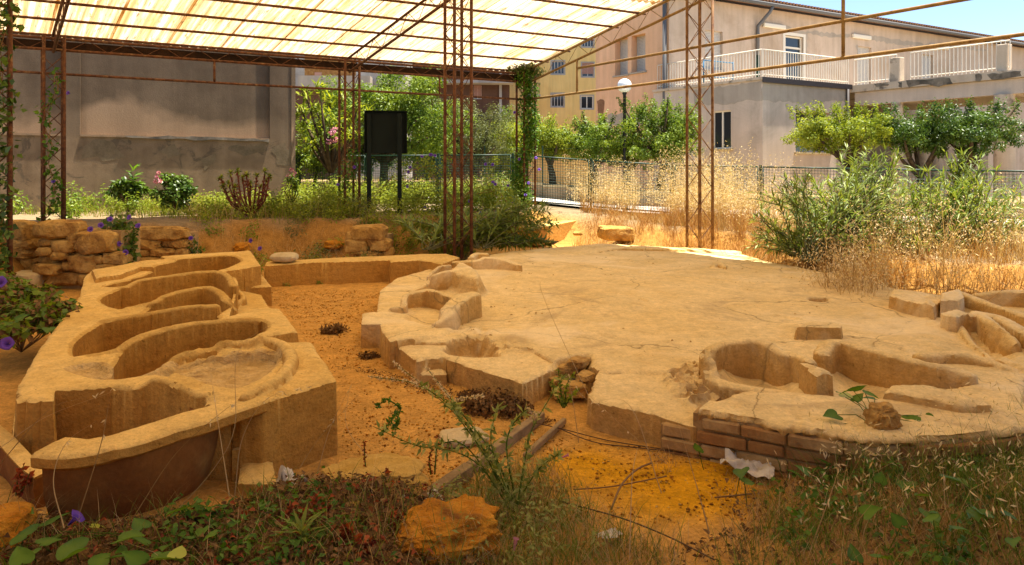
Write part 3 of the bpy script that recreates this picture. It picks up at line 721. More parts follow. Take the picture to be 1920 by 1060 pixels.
# back lattice beam, fascia, rails
def back(b, z, off=0): p = base0 + UB * b - UA * off; return (p[0], p[1], z)
m = MB(); m.tube([back(BL, 3.79), back(TC, 3.79)], .025, 6); m.tube([back(BL, 3.60), back(TC, 3.60)], .027, 6)
b = BL; k = 0
while b < TC - .3: m.tube([back(b, 3.79 if k else 3.60), back(b + .3, 3.60 if k else 3.79)], .007, 4, False); b += .3; k = 1 - k
m.build('back_beam', M['rust'], SH)
m = MB(); c = (np.array(back(BL, 3.70, .10)) + np.array(back(TC + .1, 3.70, .10))) / 2; ub = UB / np.linalg.norm(UB)
m.box(c, (np.linalg.norm(UB) * (TC + .1 - BL), .03, .12), ub, (-ub[1], ub[0], 0)); m.build('fascia_board', M['fascia'], SH)
m = MB(); m.tube([back(BL, 3.2), back((BL + TC) / 2, 3.19), back(TC, 3.2)], .024, 6); m.build('rail', M['rust'], SH)
for px in (402, 824):
    b = on_line(base0, UB, px); m = MB(); m.tube([back(b, 3.2), back(b, 3.62)], .022, 6); m.build('rail_post', M['rust'], SH)
def side(a, z): p = CORN + UA * a; return (p[0], p[1], z)
m = MB(); m.tube([side(0, 3.2), side(4, 3.195), side(12, 3.2), side(15.8, 3.2)], .027, 8); m.build('rail', M['tanrust'], SH)
a1 = on_line(CORN, UA, 1082); a2 = on_line(CORN, UA, 1581)
m = MB(); m.tube([side(a1, 3.72), side(12, 3.76), side(14, 3.76)], .027, 8); m.build('rail', M['tanrust'], SH)
m = MB(); m.tube([side(a1, 3.2), side(a1, roofz(a1) - .36)], .024, 8); m.build('rail_post', M['tanrust'], SH)
m = MB(); m.tube([side(a2, 3.2), side(a2, roofz(a2) - .36)], .027, 8); m.build('rail_post', M['tanrust'], SH)
# corrugated translucent sheets
t = NT('translucent sheet'); uv = t.n('ShaderNodeUVMap').outputs[0]
n1 = t.noise(t.mapping(uv, (5.5, .22, 1)), 1, 5, .65); n2 = t.noise(t.mapping(uv, (18, .55, 1)), 1, 5, .65); n3 = t.noise(t.mapping(uv, (30, 3.5, 1)), 1.0, 4, .6); n4 = t.noise(t.mapping(uv, (.9, .5, 1)), 1, 3)
col = t.mix(t.ramp(n1, [(.44, 0), (.60, 1)]), (.69, .565, .40), (.55, .38, .185))
col = t.mix(t.ramp(n2, [(.50, 0), (.64, .9)]), col, (.36, .20, .065))
col = t.mix(t.ramp(n3, [(.55, 0), (.66, .85)]), col, (.17, .09, .035))
col = t.mix(.5, col, t.ramp(n4, [(.3, .72), (.6, 1)]), 'MULTIPLY')
su = t.n('ShaderNodeSeparateXYZ'); t.l(uv, su.inputs[0])
rib = t.math('SINE', t.math('MULTIPLY', su.outputs['X'], 2 * math.pi / .155)); col = t.mix(1, col, t.ramp(rib, [(0, (.74, .70, .62)), (.55, (1, 1, 1))]), 'MULTIPLY')
dm = t.n('ShaderNodeMapRange'); t.l(su.outputs['X'], dm.inputs['Value']); dm.inputs['From Min'].default_value = 1.5; dm.inputs['From Max'].default_value = -5.5
n5 = t.noise(t.mapping(uv, (9, .3, 1)), 1, 5, .65)
col = t.mix(t.math('MULTIPLY', t.ramp(n5, [(.44, 0), (.58, .85)]), dm.outputs[0]), col, (.42, .25, .09))
tr = t.n('ShaderNodeBsdfTranslucent'); t.l(col, tr.inputs[0]); df = t.n('ShaderNodeBsdfDiffuse'); t.l(col, df.inputs[0])
mx = t.n('ShaderNodeMixShader'); mx.inputs[0].default_value = .80; t.l(df.outputs[0], mx.inputs[1]); t.l(tr.outputs[0], mx.inputs[2]); t.l(mx.outputs[0], t.out.inputs[0])
M['sheet'] = t.m
def dimmed(src):
    m2 = M['sheet'].copy(); m2.name = src
    for nd in m2.node_tree.nodes:
        if nd.type == 'MIX_SHADER': nd.inputs[0].default_value = .28
    return m2
M['sheet_dimmed'] = dimmed('soiled sheet')  # unseen front sheets made to pass less light, added to darken the foreground
W = .92; b = BL; pitch = .155
lenB = np.linalg.norm(UB)
while b < BR - .05:
    for half in (0, 1):
        for (s0, s1) in (((-.38, 4.2), (4.1, RIDGE + .02)) if half == 0 else ((RIDGE - .02, 12.3), (12.2, 2 * RIDGE + .38))):
            n = 37; bb = np.linspace(b - .02, min(b + W / lenB, BR) + .02, n); wav = .024 * np.cos(2 * np.pi * bb * lenB / pitch)
            rows_ = np.linspace(s0, s1, 4); V = []; uvs = []
            lift = .012 * random.random() + (.012 if s0 in (4.1, RIDGE - .02) else 0)
            for a in rows_:
                p = base0[None] + UA[None] * a + UB[None] * bb[:, None]; p[:, 2] = (RZ0 + RS * (a if half == 0 else 2 * RIDGE - a)) + .03 + wav + lift
                V.append(p); uvs.append(np.c_[bb * lenB + half * 31, np.full(n, a * LA)])
            V = np.vstack(V); ii = np.arange(len(V)).reshape(4, n)
            q = np.stack([ii[:-1, :-1], ii[:-1, 1:], ii[1:, 1:], ii[1:, :-1]], -1).reshape(-1, 4)
            link('roof_sheet', npmesh('roof_sheet', V, [q], True, uv=np.vstack(uvs)), SH, M['sheet_dimmed'] if s0 > 12 else M['sheet'])
    b += W / lenB
# ------------------------------------------------------------------ buildings
def mat_wall(name, c1, c2, stain, s=.5, lo=.5, hi=.7, bump=.25, drip=.35):
    t = NT(name); co = t.pos()
    col = t.ramp(t.noise(co, 1.1, 5, .6), [(.35, c1), (.65, c2)])
    col = t.mix(t.ramp(t.noise(co, s, 7, .65, .6), [(lo, 0), (hi, .85)]), col, stain)
    col = t.mix(drip, col, t.ramp(t.noise(t.mapping(co, (3.5, 3.5, .28)), 1, 5, .6), [(.35, .62), (.62, 1.05)]), 'MULTIPLY')
    fine = t.noise(co, 45, 4, .6); col = t.mix(.25, col, t.ramp(fine, [(.3, .6), (.65, 1.05)]), 'MULTIPLY')
    return t.done(col, .95, t.bump(fine, bump, .006), 0, .06)
M['cream'] = mat_wall('peeling cream render', (.54, .42, .31), (.60, .47, .355), (.46, .345, .24), .45, .52, .66)
M['gable'] = mat_wall('ochre pink render', (.76, .45, .26), (.82, .50, .30), (.68, .38, .21), .4, .52, .7)
M['wing'] = mat_wall('greyish cream render', (.57, .465, .365), (.63, .52, .415), (.44, .365, .285), .5, .5, .68)
M['cement'] = mat_wall('grey cement', (.40, .34, .27), (.46, .39, .31), (.33, .28, .22), .8, .5, .7)
M['concrete'] = mat_wall('stained concrete', (.54, .43, .31), (.62, .51, .38), (.10, .08, .06), 1.4, .54, .66)
M['mould'] = mat_noisy('black mould', (.10, .085, .065), (.30, .25, .185), 3, None, rough=.95, bump=.2, bs=20)
M['porch'] = mat_wall('shaded brown porch render', (.20, .155, .115), (.26, .20, .15), (.15, .115, .085), .6, .5, .7)  # brown render, darkened so its colour carries the shade under the canopy
M['yellow'] = mat_wall('yellow render', (.84, .55, .19), (.88, .60, .22), (.78, .48, .16), .4, .5, .7, .1)
M['brownwall'] = mat_wall('brown render', (.13, .07, .045), (.16, .085, .055), (.11, .06, .04), .5, .5, .7, .1)
M['greywall'] = mat_wall('pale grey wall', (.42, .38, .33), (.47, .42, .36), (.3, .26, .22), .6, .5, .7)
M['rollshut'] = mat_plain('pale roller shutter', (.52, .48, .42), .6)
M['pinkshut'] = mat_plain('pink roller shutter', (.42, .22, .16), .6)
M['darkframe'] = mat_plain('dark flashing', (.035, .025, .022), .6)
M['greypipe'] = mat_plain('grey pipe', (.13, .125, .12), .6)
M['tile'] = mat_noisy('roof tile', (.22, .11, .06), (.32, .17, .09), 4, None, rough=.9, bump=.6, bs=20)

def wall_open(m, o, u, length, z0, z1, th, ops):
    """upright wall from point o along unit u, front face on the side of n = (u.y,-u.x); ops: (u0,u1,z0,z1)"""
    o = np.array([o[0], o[1], 0.]); u = np.array([u[0], u[1], 0.]); n = np.array([u[1], -u[0], 0.])
    us = sorted({0., length, *[q for p in ops for q in p[:2]]}); zs = sorted({z0, z1, *[q for p in ops for q in p[2:4]]})
    pt = lambda a, z, d: o + u * a - n * d + np.array([0, 0, z])
    for i in range(len(us) - 1):
        for j in range(len(zs) - 1):
            a, b, c, d = us[i], us[i + 1], zs[j], zs[j + 1]
            if any(p[0] - 1e-6 <= a and b <= p[1] + 1e-6 and p[2] - 1e-6 <= c and d <= p[3] + 1e-6 for p in ops): continue
            m.quad(pt(a, c, 0), pt(b, c, 0), pt(b, d, 0), pt(a, d, 0)); m.quad(pt(b, c, th), pt(a, c, th), pt(a, d, th), pt(b, d, th))
    for p in ops:
        a, b, c, d = p[:4]
        m.quad(pt(a, c, 0), pt(a, d, 0), pt(a, d, th), pt(a, c, th)); m.quad(pt(b, d, 0), pt(b, c, 0), pt(b, c, th), pt(b, d, th))
        m.quad(pt(b, c, 0), pt(a, c, 0), pt(a, c, th), pt(b, c, th)); m.quad(pt(a, d, 0), pt(b, d, 0), pt(b, d, th), pt(a, d, th))
    m.quad(pt(0, z1, 0), pt(length, z1, 0), pt(length, z1, th), pt(0, z1, th))
    m.quad(pt(0, z0, 0), pt(0, z1, 0), pt(0, z1, th), pt(0, z0, th)); m.quad(pt(length, z1, 0), pt(length, z0, 0), pt(length, z0, th), pt(length, z1, th))
class Face:
    """a wall plane: pixel -> (u, z) on it"""
    def __init__(s, o, d): s.o = np.array([o[0], o[1], 0.]); s.u = np.array([d[0], d[1], 0.]); s.u /= np.linalg.norm(s.u); s.n = np.array([s.u[1], -s.u[0], 0.])
    def at(s, px, py):
        t_ = on_line(s.o, s.u, px); Y = s.o[1] + t_ * s.u[1]; return t_, EYE - (py - HOR) / F * Y
    def rect(s, px0, py0, px1, py1):
        pm = (px0 + px1) / 2; u0 = s.at(px0, py0)[0]; u1 = s.at(px1, py0)[0]; z1 = s.at(pm, py0)[1]; z0 = s.at(pm, py1)[1]
        return (min(u0, u1), max(u0, u1), z0, z1)
    def pt(s, u, z, out=0): return s.o + s.u * u + s.n * out + np.array([0, 0, z])
    def slab(s, m, r, d0, d1, bev=0):
        c = s.pt((r[0] + r[1]) / 2, (r[2] + r[3]) / 2, (d0 + d1) / 2); return m.box(c, (r[1] - r[0], abs(d1 - d0), r[3] - r[2]), s.u, -s.n, bev=bev)
def window(f, r, parent, fm, pm, depth=.14, mull=1, sill=None, shut=None, bars=.05, transom=0):
    u0, u1, z0, z1 = r; m = MB(); b = bars
    f.slab(m, (u0, u0 + b, z0, z1), -depth, -depth + .06); f.slab(m, (u1 - b, u1, z0, z1), -depth, -depth + .06)
    f.slab(m, (u0 + b, u1 - b, z0, z0 + b), -depth, -depth + .058); f.slab(m, (u0 + b, u1 - b, z1 - b, z1), -depth, -depth + .058)
    for k in range(mull):
        c = u0 + (u1 - u0) * (k + 1) / (mull + 1); f.slab(m, (c - b * .6, c + b * .6, z0 + b, z1 - b), -depth, -depth + .062)
    if transom: zt = z0 + (z1 - z0) * transom; f.slab(m, (u0 + b, u1 - b, zt - b * .6, zt + b * .6), -depth, -depth + .064)
    w_ = m.build('window', fm, parent)
    m = MB(); f.slab(m, (u0 + b * .5, u1 - b * .5, z0 + b * .5, z1 - b * .5), -depth - .0, -depth + .02); m.build('pane', pm, w_)
    m = MB(); f.slab(m, (u0 + .002, u1 - .002, z0 + .002, z1 - .002), -depth - .45, -depth - .42)
    if sill is not None: m2 = MB(); f.slab(m2, (u0 - .08, u1 + .08, z0 - .07, z0 - .004), -.1, .07); m2.build('sill', sill, w_)
    if shut is not None:
        frac, sm_ = shut; m2 = MB(); zt = z1 - (z1 - z0) * frac; z = z1
        while z > zt: f.slab(m2, (u0 + .01, u1 - .01, max(zt, z - .055) + .006, z), -depth + .062, -depth + .08); z -= .06
        m2.build('roller_shutter', sm_, w_)
    return w_

# ---- large plastered building on the right
k_ = lambda px: (px - 960) / F
C1 = np.array([k_(1430) * 24.1, 24.1, 0]); WZ = 4.8
RB = thing('plastered_building', 'two storey building with peeling cream render, flat roofed wing and terrace railing', 'building', (C1[0], C1[1] + 3, .3))
ub = UB / np.linalg.norm(UB); ua = UA / LA
# main block
MC = np.array([6.33, 27.5, 0]); fm_ = Face(MC, ub); EZ = 8.72
ops = [fm_.rect(1322, 58, 1355, 131), fm_.rect(1472, 68, 1506, 158), fm_.rect(1607, 88, 1634, 164), fm_.rect(1729, 103, 1750, 172)]
m = MB(); wall_open(m, MC, ub, 40, .0, EZ, .3, ops)
m.build('wall', M['cream'], RB)
gl = abs(on_line(MC, -ua, 1117))
fg_ = Face(MC - ua * gl, ua)                         # gable side, seen left of the column
gops = [fg_.rect(1153, 72, 1177, 141), fg_.rect(1184, 65, 1210, 135)]
m = MB(); wall_open(m, MC - ua * gl, ua, gl - .002, .0, EZ, .5, gops)
m.build('wall', M['gable'], RB)
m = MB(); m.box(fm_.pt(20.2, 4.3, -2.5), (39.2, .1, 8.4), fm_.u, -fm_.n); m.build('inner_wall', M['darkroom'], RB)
for g in gops: window(fg_, g, RB, M['whitepaint'], M['glass'], .42, 1, M['cement'], (1.0, M['rollshut']))
window(fm_, ops[0], RB, M['whitepaint'], M['glass'], .2, 1, M['cement'], (1.0, M['rollshut']))
window(fm_, ops[1], RB, M['whitepaint'], M['glass'], .16, 0, None, None, .07, .76)
window(fm_, ops[2], RB, M['whitepaint'], M['glass'], .2, 1, None, (1.0, M['rollshut']))
window(fm_, ops[3], RB, M['whitepaint'], M['glass'], .2, 1, None, (1.0, M['rollshut']))
# plaster surround of the terrace door, set proud
u0, u1, z0, z1 = ops[1]; m = MB(); fm_.slab(m, (u0 - .14, u0, z0, z1 + .14), -.05, .025); fm_.slab(m, (u1, u1 + .14, z0, z1 + .14), -.05, .025); fm_.slab(m, (u0, u1, z1, z1 + .14), -.05, .022); m.build('door_surround', M['whitepaint'], RB)
# low tiled roof with gutter
m = MB(); q = [fm_.pt(-.5, EZ, .45), fm_.pt(40, EZ, .45), fm_.pt(40, EZ + 2.1, -8), fm_.pt(-.5, EZ + 2.1, -8)]
m.add(q + [p + np.array([0, 0, .14]) for p in q], [(3, 2, 1, 0), (4, 5, 6, 7), (0, 1, 5, 4), (1, 2, 6, 5), (2, 3, 7, 6), (3, 0, 4, 7)]); m.build('roof', M['tile'], RB)
m = MB(); m.tube([fm_.pt(-.5, EZ + .05, .52), fm_.pt(40, EZ + .05, .52)], .085, 8); m.build('gutter', M['greypipe'], RB)
uu = 0.3
m = MB()
while uu < 40: m.box(fm_.pt(uu, EZ + .2, .4), (.11, .35, .09), fm_.u, -fm_.n); uu += .2
tag(m.build('roof_tiles', M['tile'], RB), kind='stuff')
# downpipe
pu, _ = fm_.at(1418, 60); pz = fm_.at(1418, 50)[1]; m = MB(); m.tube([fm_.pt(pu + .45, EZ, .5), fm_.pt(pu + .35, EZ - .25, .45), fm_.pt(pu, pz + .0, .1), fm_.pt(pu, pz - .3, .09), fm_.pt(pu, 6.6, .09)], .075, 8); m.build('downpipe', M['greypipe'], RB)
m = MB(); m.tube([fm_.pt(pu, 6.6, .09), fm_.pt(pu, 4.9, .09)], .095, 8); m.build('downpipe', M['greenpaint'], RB)
gp, _ = fg_.at(1256, 60); m = MB(); m.tube([fg_.pt(gl - .15, EZ, .1), fg_.pt(gl - .15, .5, .1)], .085, 8); m.build('downpipe', M['greypipe'], RB)
# strip lights under the eaves
for a, b, c, d in ((1429, 46, 1470, 54), (1596, 66, 1630, 74), (1741, 85, 1776, 92)):
    m = MB(); r = fm_.rect(a, b, b if False else c, d); fm_.slab(m, r, .002, .14, .03); m.build('strip_light', M['whitepaint'], RB)
def patch(f, pix, mat, name, parent, jag=.06, out=.006):
    pts = [f.at(*p) for p in pix]; e = []
    for i in range(len(pts)):
        a = np.array(pts[i]); b = np.array(pts[(i + 1) % len(pts)]); n = max(2, int(np.linalg.norm(b - a) / .16))
        for k in range(n): e.append(a + (b - a) * k / n + np.array([random.uniform(-jag, jag), random.uniform(-jag, jag)]))
    vs = [f.pt(p[0], p[1], out) for p in e] + [f.pt(p[0], p[1], -.01) for p in e]; n = len(e)
    m = MB(); m.add(vs, [tuple(range(n))] + [(i, n + i, n + (i + 1) % n, (i + 1) % n) for i in range(n)]); return m.build(name, mat, parent)
for pix in ([(1469, 49), (1500, 57), (1560, 63), (1594, 66), (1594, 70), (1540, 68), (1500, 62), (1470, 56)], [(1632, 69), (1650, 68), (1690, 76), (1740, 84), (1740, 89), (1700, 85), (1660, 80), (1632, 76)], [(1510, 62), (1515, 62), (1514, 100), (1510, 104)], [(1605, 86), (1609, 86), (1609, 104), (1606, 100)], [(1776, 84), (1850, 93), (1850, 96), (1776, 89)], [(1673, 90), (1677, 91), (1676, 102), (1674, 100)]):
    patch(fm_, pix, M['cement'], 'cement_patch', RB)
patch(fg_, [(1120, 188), (1132, 186), (1134, 200), (1130, 222), (1121, 224), (1122, 208)], M['tile'], 'bare_patch', RB)
patch(fg_, [(1136, 222), (1143, 214), (1200, 214), (1240, 212), (1240, 235), (1136, 235)], M['cement'], 'cement_patch', RB)
# wing
fr = Face(C1, ub); fl = Face(C1 - ua * 4.9, ua)
wl = 4.71 * np.linalg.norm(UB)
wo = [fr.rect(1492, 210, 1556, 286)]; lo_ = [fl.rect(1336, 208, 1371, 279)]
m = MB(); wall_open(m, C1, ub, wl, .0, WZ, .3, wo); m.build('wall', M['wing'], RB)
m = MB(); wall_open(m, C1 - ua * 4.9, ua, 4.9 - .002, .0, WZ, .3, lo_); m.build('wall', M['wing'], RB)
window(fr, wo[0], RB, M['greywall'], M['glass'], .22, 1, M['palestone']); window(fl, lo_[0], RB, M['whitepaint'], M['glass'], .12, 1, M['palestone'])
wbk = [C1 - fr.n * .32 + ub * .3, C1 - fr.n * .32 + ub * (wl - .1), C1 + ub * (wl - .1) - ua * 4.6, C1 - ua * 4.6 + ub * .4]
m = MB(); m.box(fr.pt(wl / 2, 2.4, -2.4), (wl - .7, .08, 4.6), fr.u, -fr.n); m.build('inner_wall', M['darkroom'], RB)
tp = [C1 + fr.n * .06 - ub * .06, C1 + ub * (wl + .02) + fr.n * .06, C1 + ub * (wl + .02) - ua * 4.9, C1 - ua * 4.9 - ub * .06]
m = MB(); m.prism(tp, WZ + .003, WZ + .1); m.build('terrace_slab', M['concrete'], RB)
m = MB(); fr.slab(m, (-.08, wl + .12, WZ - .10, WZ + .09), .062, .10); m.build('flashing', M['darkframe'], RB)
patch(fr, [(1430, 153), (1586, 168), (1586, 192), (1560, 188), (1520, 196), (1480, 192), (1430, 190)], M['cement'], 'cement_patch', RB, .05)
patch(fl, [(1300, 170), (1429, 152), (1429, 190), (1400, 188), (1370, 196), (1340, 194), (1300, 200)], M['cement'], 'cement_patch', RB, .05)
patch(fr, [(1473, 196), (1476, 194), (1478, 202), (1490, 204), (1490, 206), (1475, 205)], M['cement'], 'cement_patch', RB, .02)
u_, _ = fr.at(1586, 200); m = MB(); m.tube([fr.pt(u_, WZ - .1, .09), fr.pt(u_, .4, .09)], .06, 8); m.build('downpipe', M['darkframe'], RB)
# canopy slab reaching towards the viewer, on pillars
E0 = C1 + ub * (wl + .15); SZ = 4.86
cl = 7.5; cw = 9
cp = [E0 - ua * 3.75, E0 + ua * cl, E0 + ua * cl + ub * cw, E0 - ua * 3.75 + ub * cw]
m = MB(); m.prism(cp, SZ - .26, SZ); m.build('canopy_slab', M['concrete'], RB)
fe = Face(E0, ua)
m = MB(); m.box(fe.pt(cl / 2, SZ - .52, -.28), (cl - .2, .32, .5), fe.u, -fe.n); m.build('canopy_beam', M['wing'], RB)
m = MB(); m.box(fe.pt(cl / 2, SZ - .52, -3.6), (cl - .2, .32, .5), fe.u, -fe.n); m.build('canopy_beam', M['wing'], RB)
for s_ in (1.2, 4.6):
    m = MB(); m.box(fe.pt(s_, SZ - .45, -1.9), (.3, 2.9, .36), fe.u, -fe.n); m.build('canopy_beam', M['wing'], RB)
for px in (1676, 1878):
    u_ = fe.at(px, 200)[0]; p = fe.pt(u_, 0, -.28)
    m = MB(); m.lathe((p[0], p[1], 0), [(.2 if px < 1800 else .3, .2), (.2 if px < 1800 else .3, SZ - .77)], 20); m.build('pillar', M['concrete'], RB)
    m = MB(); m.box((p[0], p[1], SZ + .45), (.34 if px < 1800 else .3, .3, .9), ua, ub, bev=.02); m.build('railing_post', M['concrete'], RB)
for px, dp in ((1770, -3.6), (1690, -6)):
    u_ = fe.at(px, 200)[0]; p = fe.pt(u_ - 1.5, 0, dp); m = MB(); m.lathe((p[0], p[1], 0), [(.2, .2), (.2, SZ - .3)], 16); m.build('pillar', M['concrete'], RB)
for pix in ([(1700, 152), (1780, 146), (1785, 158), (1760, 162), (1740, 158), (1705, 163)], [(1828, 140), (1842, 139), (1840, 152), (1830, 152)], [(1850, 140), (1915, 133), (1915, 142), (1880, 150), (1860, 149)], [(1685, 154), (1692, 154), (1690, 164), (1686, 163)], [(1640, 158), (1668, 157), (1664, 162), (1642, 163)]):
    patch(fe, pix, M['mould'], 'mould_stain', RB, .03)
# wall under the canopy with a dark doorway
fb_ = Face(E0 - ua * 3.3, ub)
do = [(.2, 3.4, .4, 4.3), (4.4, 5.6, 1.6, 3.8)]
m = MB(); wall_open(m, fb_.o, ub, 16, .0, SZ - .262, .25, do); m.build('wall', M['porch'], RB)
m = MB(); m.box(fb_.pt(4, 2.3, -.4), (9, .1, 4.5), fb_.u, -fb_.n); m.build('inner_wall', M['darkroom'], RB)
u_ = fb_.at(1866, 250)[0]; m = MB(); m.tube([fb_.pt(u_, SZ - .3, .1), fb_.pt(u_, .4, .1)], .07, 8); m.build('downpipe', M['darkframe'], RB)
# railings
def railing(pts, z0, hgt, name='railing'):
    m = MB(); L = 0
    for a, b in zip(pts[:-1], pts[1:]):
        a = np.array(a); b = np.array(b); d = b - a; ln = np.linalg.norm(d)
        for zz, r in ((z0 + .12, .016), (z0 + hgt, .022)):
            m.tube([(a[0], a[1], zz), (b[0], b[1], zz)], r, 4)
    rl = m.build(name, M['whitepaint'], RB)
    m = MB()
    for a, b in zip(pts[:-1], pts[1:]):
        a = np.array(a); b = np.array(b); d = b - a; ln = np.linalg.norm(d); n = int(ln / .125)
        for i in range(n + 1):
            p = a + d * i / max(n, 1); m.box((p[0], p[1], z0 + hgt / 2 + .02), (.022, .022, hgt - .02), d / ln, (-d[1] / ln, d[0] / ln, 0))
    tag(m.build('balusters', M['whitepaint'], rl), kind='stuff')
ins = .12
railing([C1 - ua * 4.8 + ub * ins, C1 + ub * ins - ua * ins], WZ + .1, 1.0)
railing([C1 + ub * (ins + .06) - ua * ins, C1 + ub * (wl + .2) - ua * ins], WZ + .1, 1.0)
for a_, b_ in ((1597, 1677), (1703, 1890), (1920, 2050)):
    railing([fe.pt(fe.at(a_, 150)[0], 0, -.2), fe.pt(fe.at(b_, 150)[0], 0, -.2)], SZ + .005, 1.0)
# blue tubular frame leaning behind the railing
BF = thing('blue_tube_frame', 'small blue tubular metal rack standing behind the terrace railing', 'metal rack', fm_.pt(pu + .4, WZ + .1, 2.2))
m = MB(); o = C1 - ua * 2.2 - ub * .3
for q in (0, .5, 1.5):
    p = o + ub * q; m.tube([(p[0], p[1], WZ + .11), (p[0], p[1], WZ + 1.0)], .025, 6)
for zz in (.35, .95):
    p = o; q = o + ub * 1.5; m.tube([(p[0], p[1], WZ + zz), (q[0], q[1], WZ + zz)], .022, 6)
m.build('rack_frame', M['bluepaint'], BF)

# ---- yellow apartment building far behind
YB = thing('apartment_building', 'yellow apartment block far behind with grey framed windows and shutters', 'building', (4, 62, .4))
fy = Face((-1.0, 61.6, 0), (1, .02)); yo = []
for a, b, c, d in ((1034, 115, 1058, 139), (1091, 118, 1113, 144), (1034, 176, 1057, 200), (1089, 180, 1112, 204), (1034, 60, 1058, 86), (1091, 62, 1113, 88)):
    yo.append(fy.rect(a, b, c, d))
m = MB(); wall_open(m, fy.o, fy.u, 16, .2, 17, .3, yo); m.build('wall', M['yellow'], YB)
m = MB(); m.box(fy.pt(8, 8.5, -6.4), (16, 11.8, 16.6), fy.u, -fy.n); m.build('core', M['yellow'], YB) if False else None
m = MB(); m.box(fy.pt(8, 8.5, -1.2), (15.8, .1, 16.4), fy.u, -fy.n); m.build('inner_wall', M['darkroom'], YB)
for i, r in enumerate(yo):
    window(fy, r, YB, M['greywall'] if i != 3 else M['whitepaint'], M['glass'], .12, 1 if i in (1, 3) else 3, None, (.8, M['pinkshut']) if i == 1 else None, .07)
    m = MB(); u0, u1, z0, z1 = r; b = .1
    fy.slab(m, (u0 - b, u0, z0 - b, z1 + b), -.02, .03); fy.slab(m, (u1, u1 + b, z0 - b, z1 + b), -.02, .03); fy.slab(m, (u0, u1, z1, z1 + b), -.02, .028); fy.slab(m, (u0, u1, z0 - b, z0), -.02, .028); m.build('window_surround', M['greywall'], YB)
for zz in (5.4, 8.3, 11.2):
    m = MB(); fy.slab(m, (2.05, 3.5, zz, zz + .18), 0, 1.2); bl = m.build('balcony', M['greywall'], YB); m = MB()
    for i in range(12): u_ = 2.1 + i * .12; fy.slab(m, (u_, u_ + .025, zz + .18, zz + 1.15), 1.14, 1.17)
    fy.slab(m, (2.05, 3.5, zz + 1.15, zz + 1.2), 1.13, 1.18); m.build('balcony_railing', M['blackmetal'], bl)

# ---- brown building with balconies
BB = thing('apartment_building', 'dark brown apartment block with a pale balcony slab behind the trees', 'building', (-6, 58, .4))
fbw = Face((-12.5, 57, 0), (1, .02))
m = MB(); bo = [fbw.rect(888, 160, 903, 186)]; wall_open(m, fbw.o, fbw.u, 12.5 - .2, .2, 13, .3, bo); m.build('wall', M['brownwall'], BB)
window(fbw, bo[0], BB, M['whitepaint'], M['glass'], .12, 1, None, (.9, M['pinkshut']))
for zz, a, b in ((8.9, 770, 962), (5.0, 770, 962)):
    u0 = fbw.at(a, 100)[0]; u1 = fbw.at(b, 100)[0]; m = MB(); fbw.slab(m, (u0, u1, zz, zz + .25), 0, 1.3); bl = m.build('balcony', M['greywall'], BB); m = MB()
    n = int((u1 - u0) / .13)
    for i in range(n): fbw.slab(m, (u0 + i * .13, u0 + i * .13 + .03, zz + .25, zz + 1.2), 1.2, 1.23)
    fbw.slab(m, (u0, u1, zz + 1.2, zz + 1.26), 1.19, 1.24); m.build('balcony_railing', M['blackmetal'], bl)
m = MB(); fbw.slab(m, (fbw.at(936, 100)[0], fbw.at(941, 100)[0], .3, 10), .02, .3); m.build('downpipe', M['greywall'], BB)
# ---- house on the far left
HB = thing('house', 'small far house of pale render with a rough brick gable over the garden tree', 'house', (-13, 45, .4))
fh = Face((-22, 44, 0), (1, .03)); ho = [fh.rect(590, 137, 602, 148)]
m = MB(); r = fh.rect(520, 60, 571, 330); fh.slab(m, (r[0], r[1], .2, 12), -4, 0); m.build('wall', M['greywall'], HB)
m = MB(); wall_open(m, fh.pt(r[1] + .002, 0, 0), fh.u, 3.3, .2, 12, .3, []); m.build('gable', M['brick'], HB)
m = MB(); r2 = fh.rect(613, 100, 760, 330); fh.slab(m, (r2[0], r2[1], .2, 9.9), -4, -.02); m.build('wall', M['greywall'], HB)
m = MB(); r3 = fh.rect(568, 147, 700, 170); fh.slab(m, r3, .3, 1.2); m.build('balcony', M['cement'], HB)
m = MB(); r4 = fh.rect(555, 168, 640, 330); fh.slab(m, (r4[0], r4[1], .2, r4[3]), .05, .25); m.build('lower_wall', M['brownwall'], HB)
m = MB(); r5 = fh.rect(590, 136, 603, 150); fh.slab(m, r5, -.2, .02); m.build('window', M['pinkshut'], HB)

M['cement_old'] = mat_noisy('old bare cement', (.16, .12, .07), (.22, .165, .10), 4, None, rough=.95, bump=.4, bs=25)
# ---- big concrete building on the left
LBo = np.array([k_(150) * 14.8, 14.8, 0]) - ub * 14
fL = Face(LBo, ub)
LB = thing('concrete_building', 'tall windowless building with stained grey brown render and recessed panels', 'building', (-8, 16, .6))
t = NT('stained render'); co = t.pos(); z_ = t.n('ShaderNodeSeparateXYZ'); t.l(co, z_.inputs[0])
nn = t.noise(co, .9, 6, .6, .4); base = t.ramp(t.noise(co, 1.7, 6, .6), [(.3, (.13, .09, .055)), (.7, (.20, .14, .085))])
edge = t.math('ADD', z_.outputs['Z'], t.math('MULTIPLY', t.noise(t.mapping(co, (.55, .55, .5)), 1, 4, .5), 2.1))
pale = t.ramp(edge, [(.0, 1), (1, 1)])
mr = t.n('ShaderNodeMapRange'); mr.inputs['From Min'].default_value = 3.7; mr.inputs['From Max'].default_value = 4.0; t.l(edge, mr.inputs['Value'])
col = t.mix(mr.outputs[0], (.36, .24, .14), base)
rough_patch = t.ramp(t.noise(co, 2.2, 7, .68, .8), [(.55, 0), (.62, .85)])
mr2 = t.n('ShaderNodeMapRange'); mr2.inputs['From Min'].default_value = 2.25; mr2.inputs['From Max'].default_value = 2.35; mr2.inputs['To Min'].default_value = 1; mr2.inputs['To Max'].default_value = 0; t.l(z_.outputs['Z'], mr2.inputs['Value'])
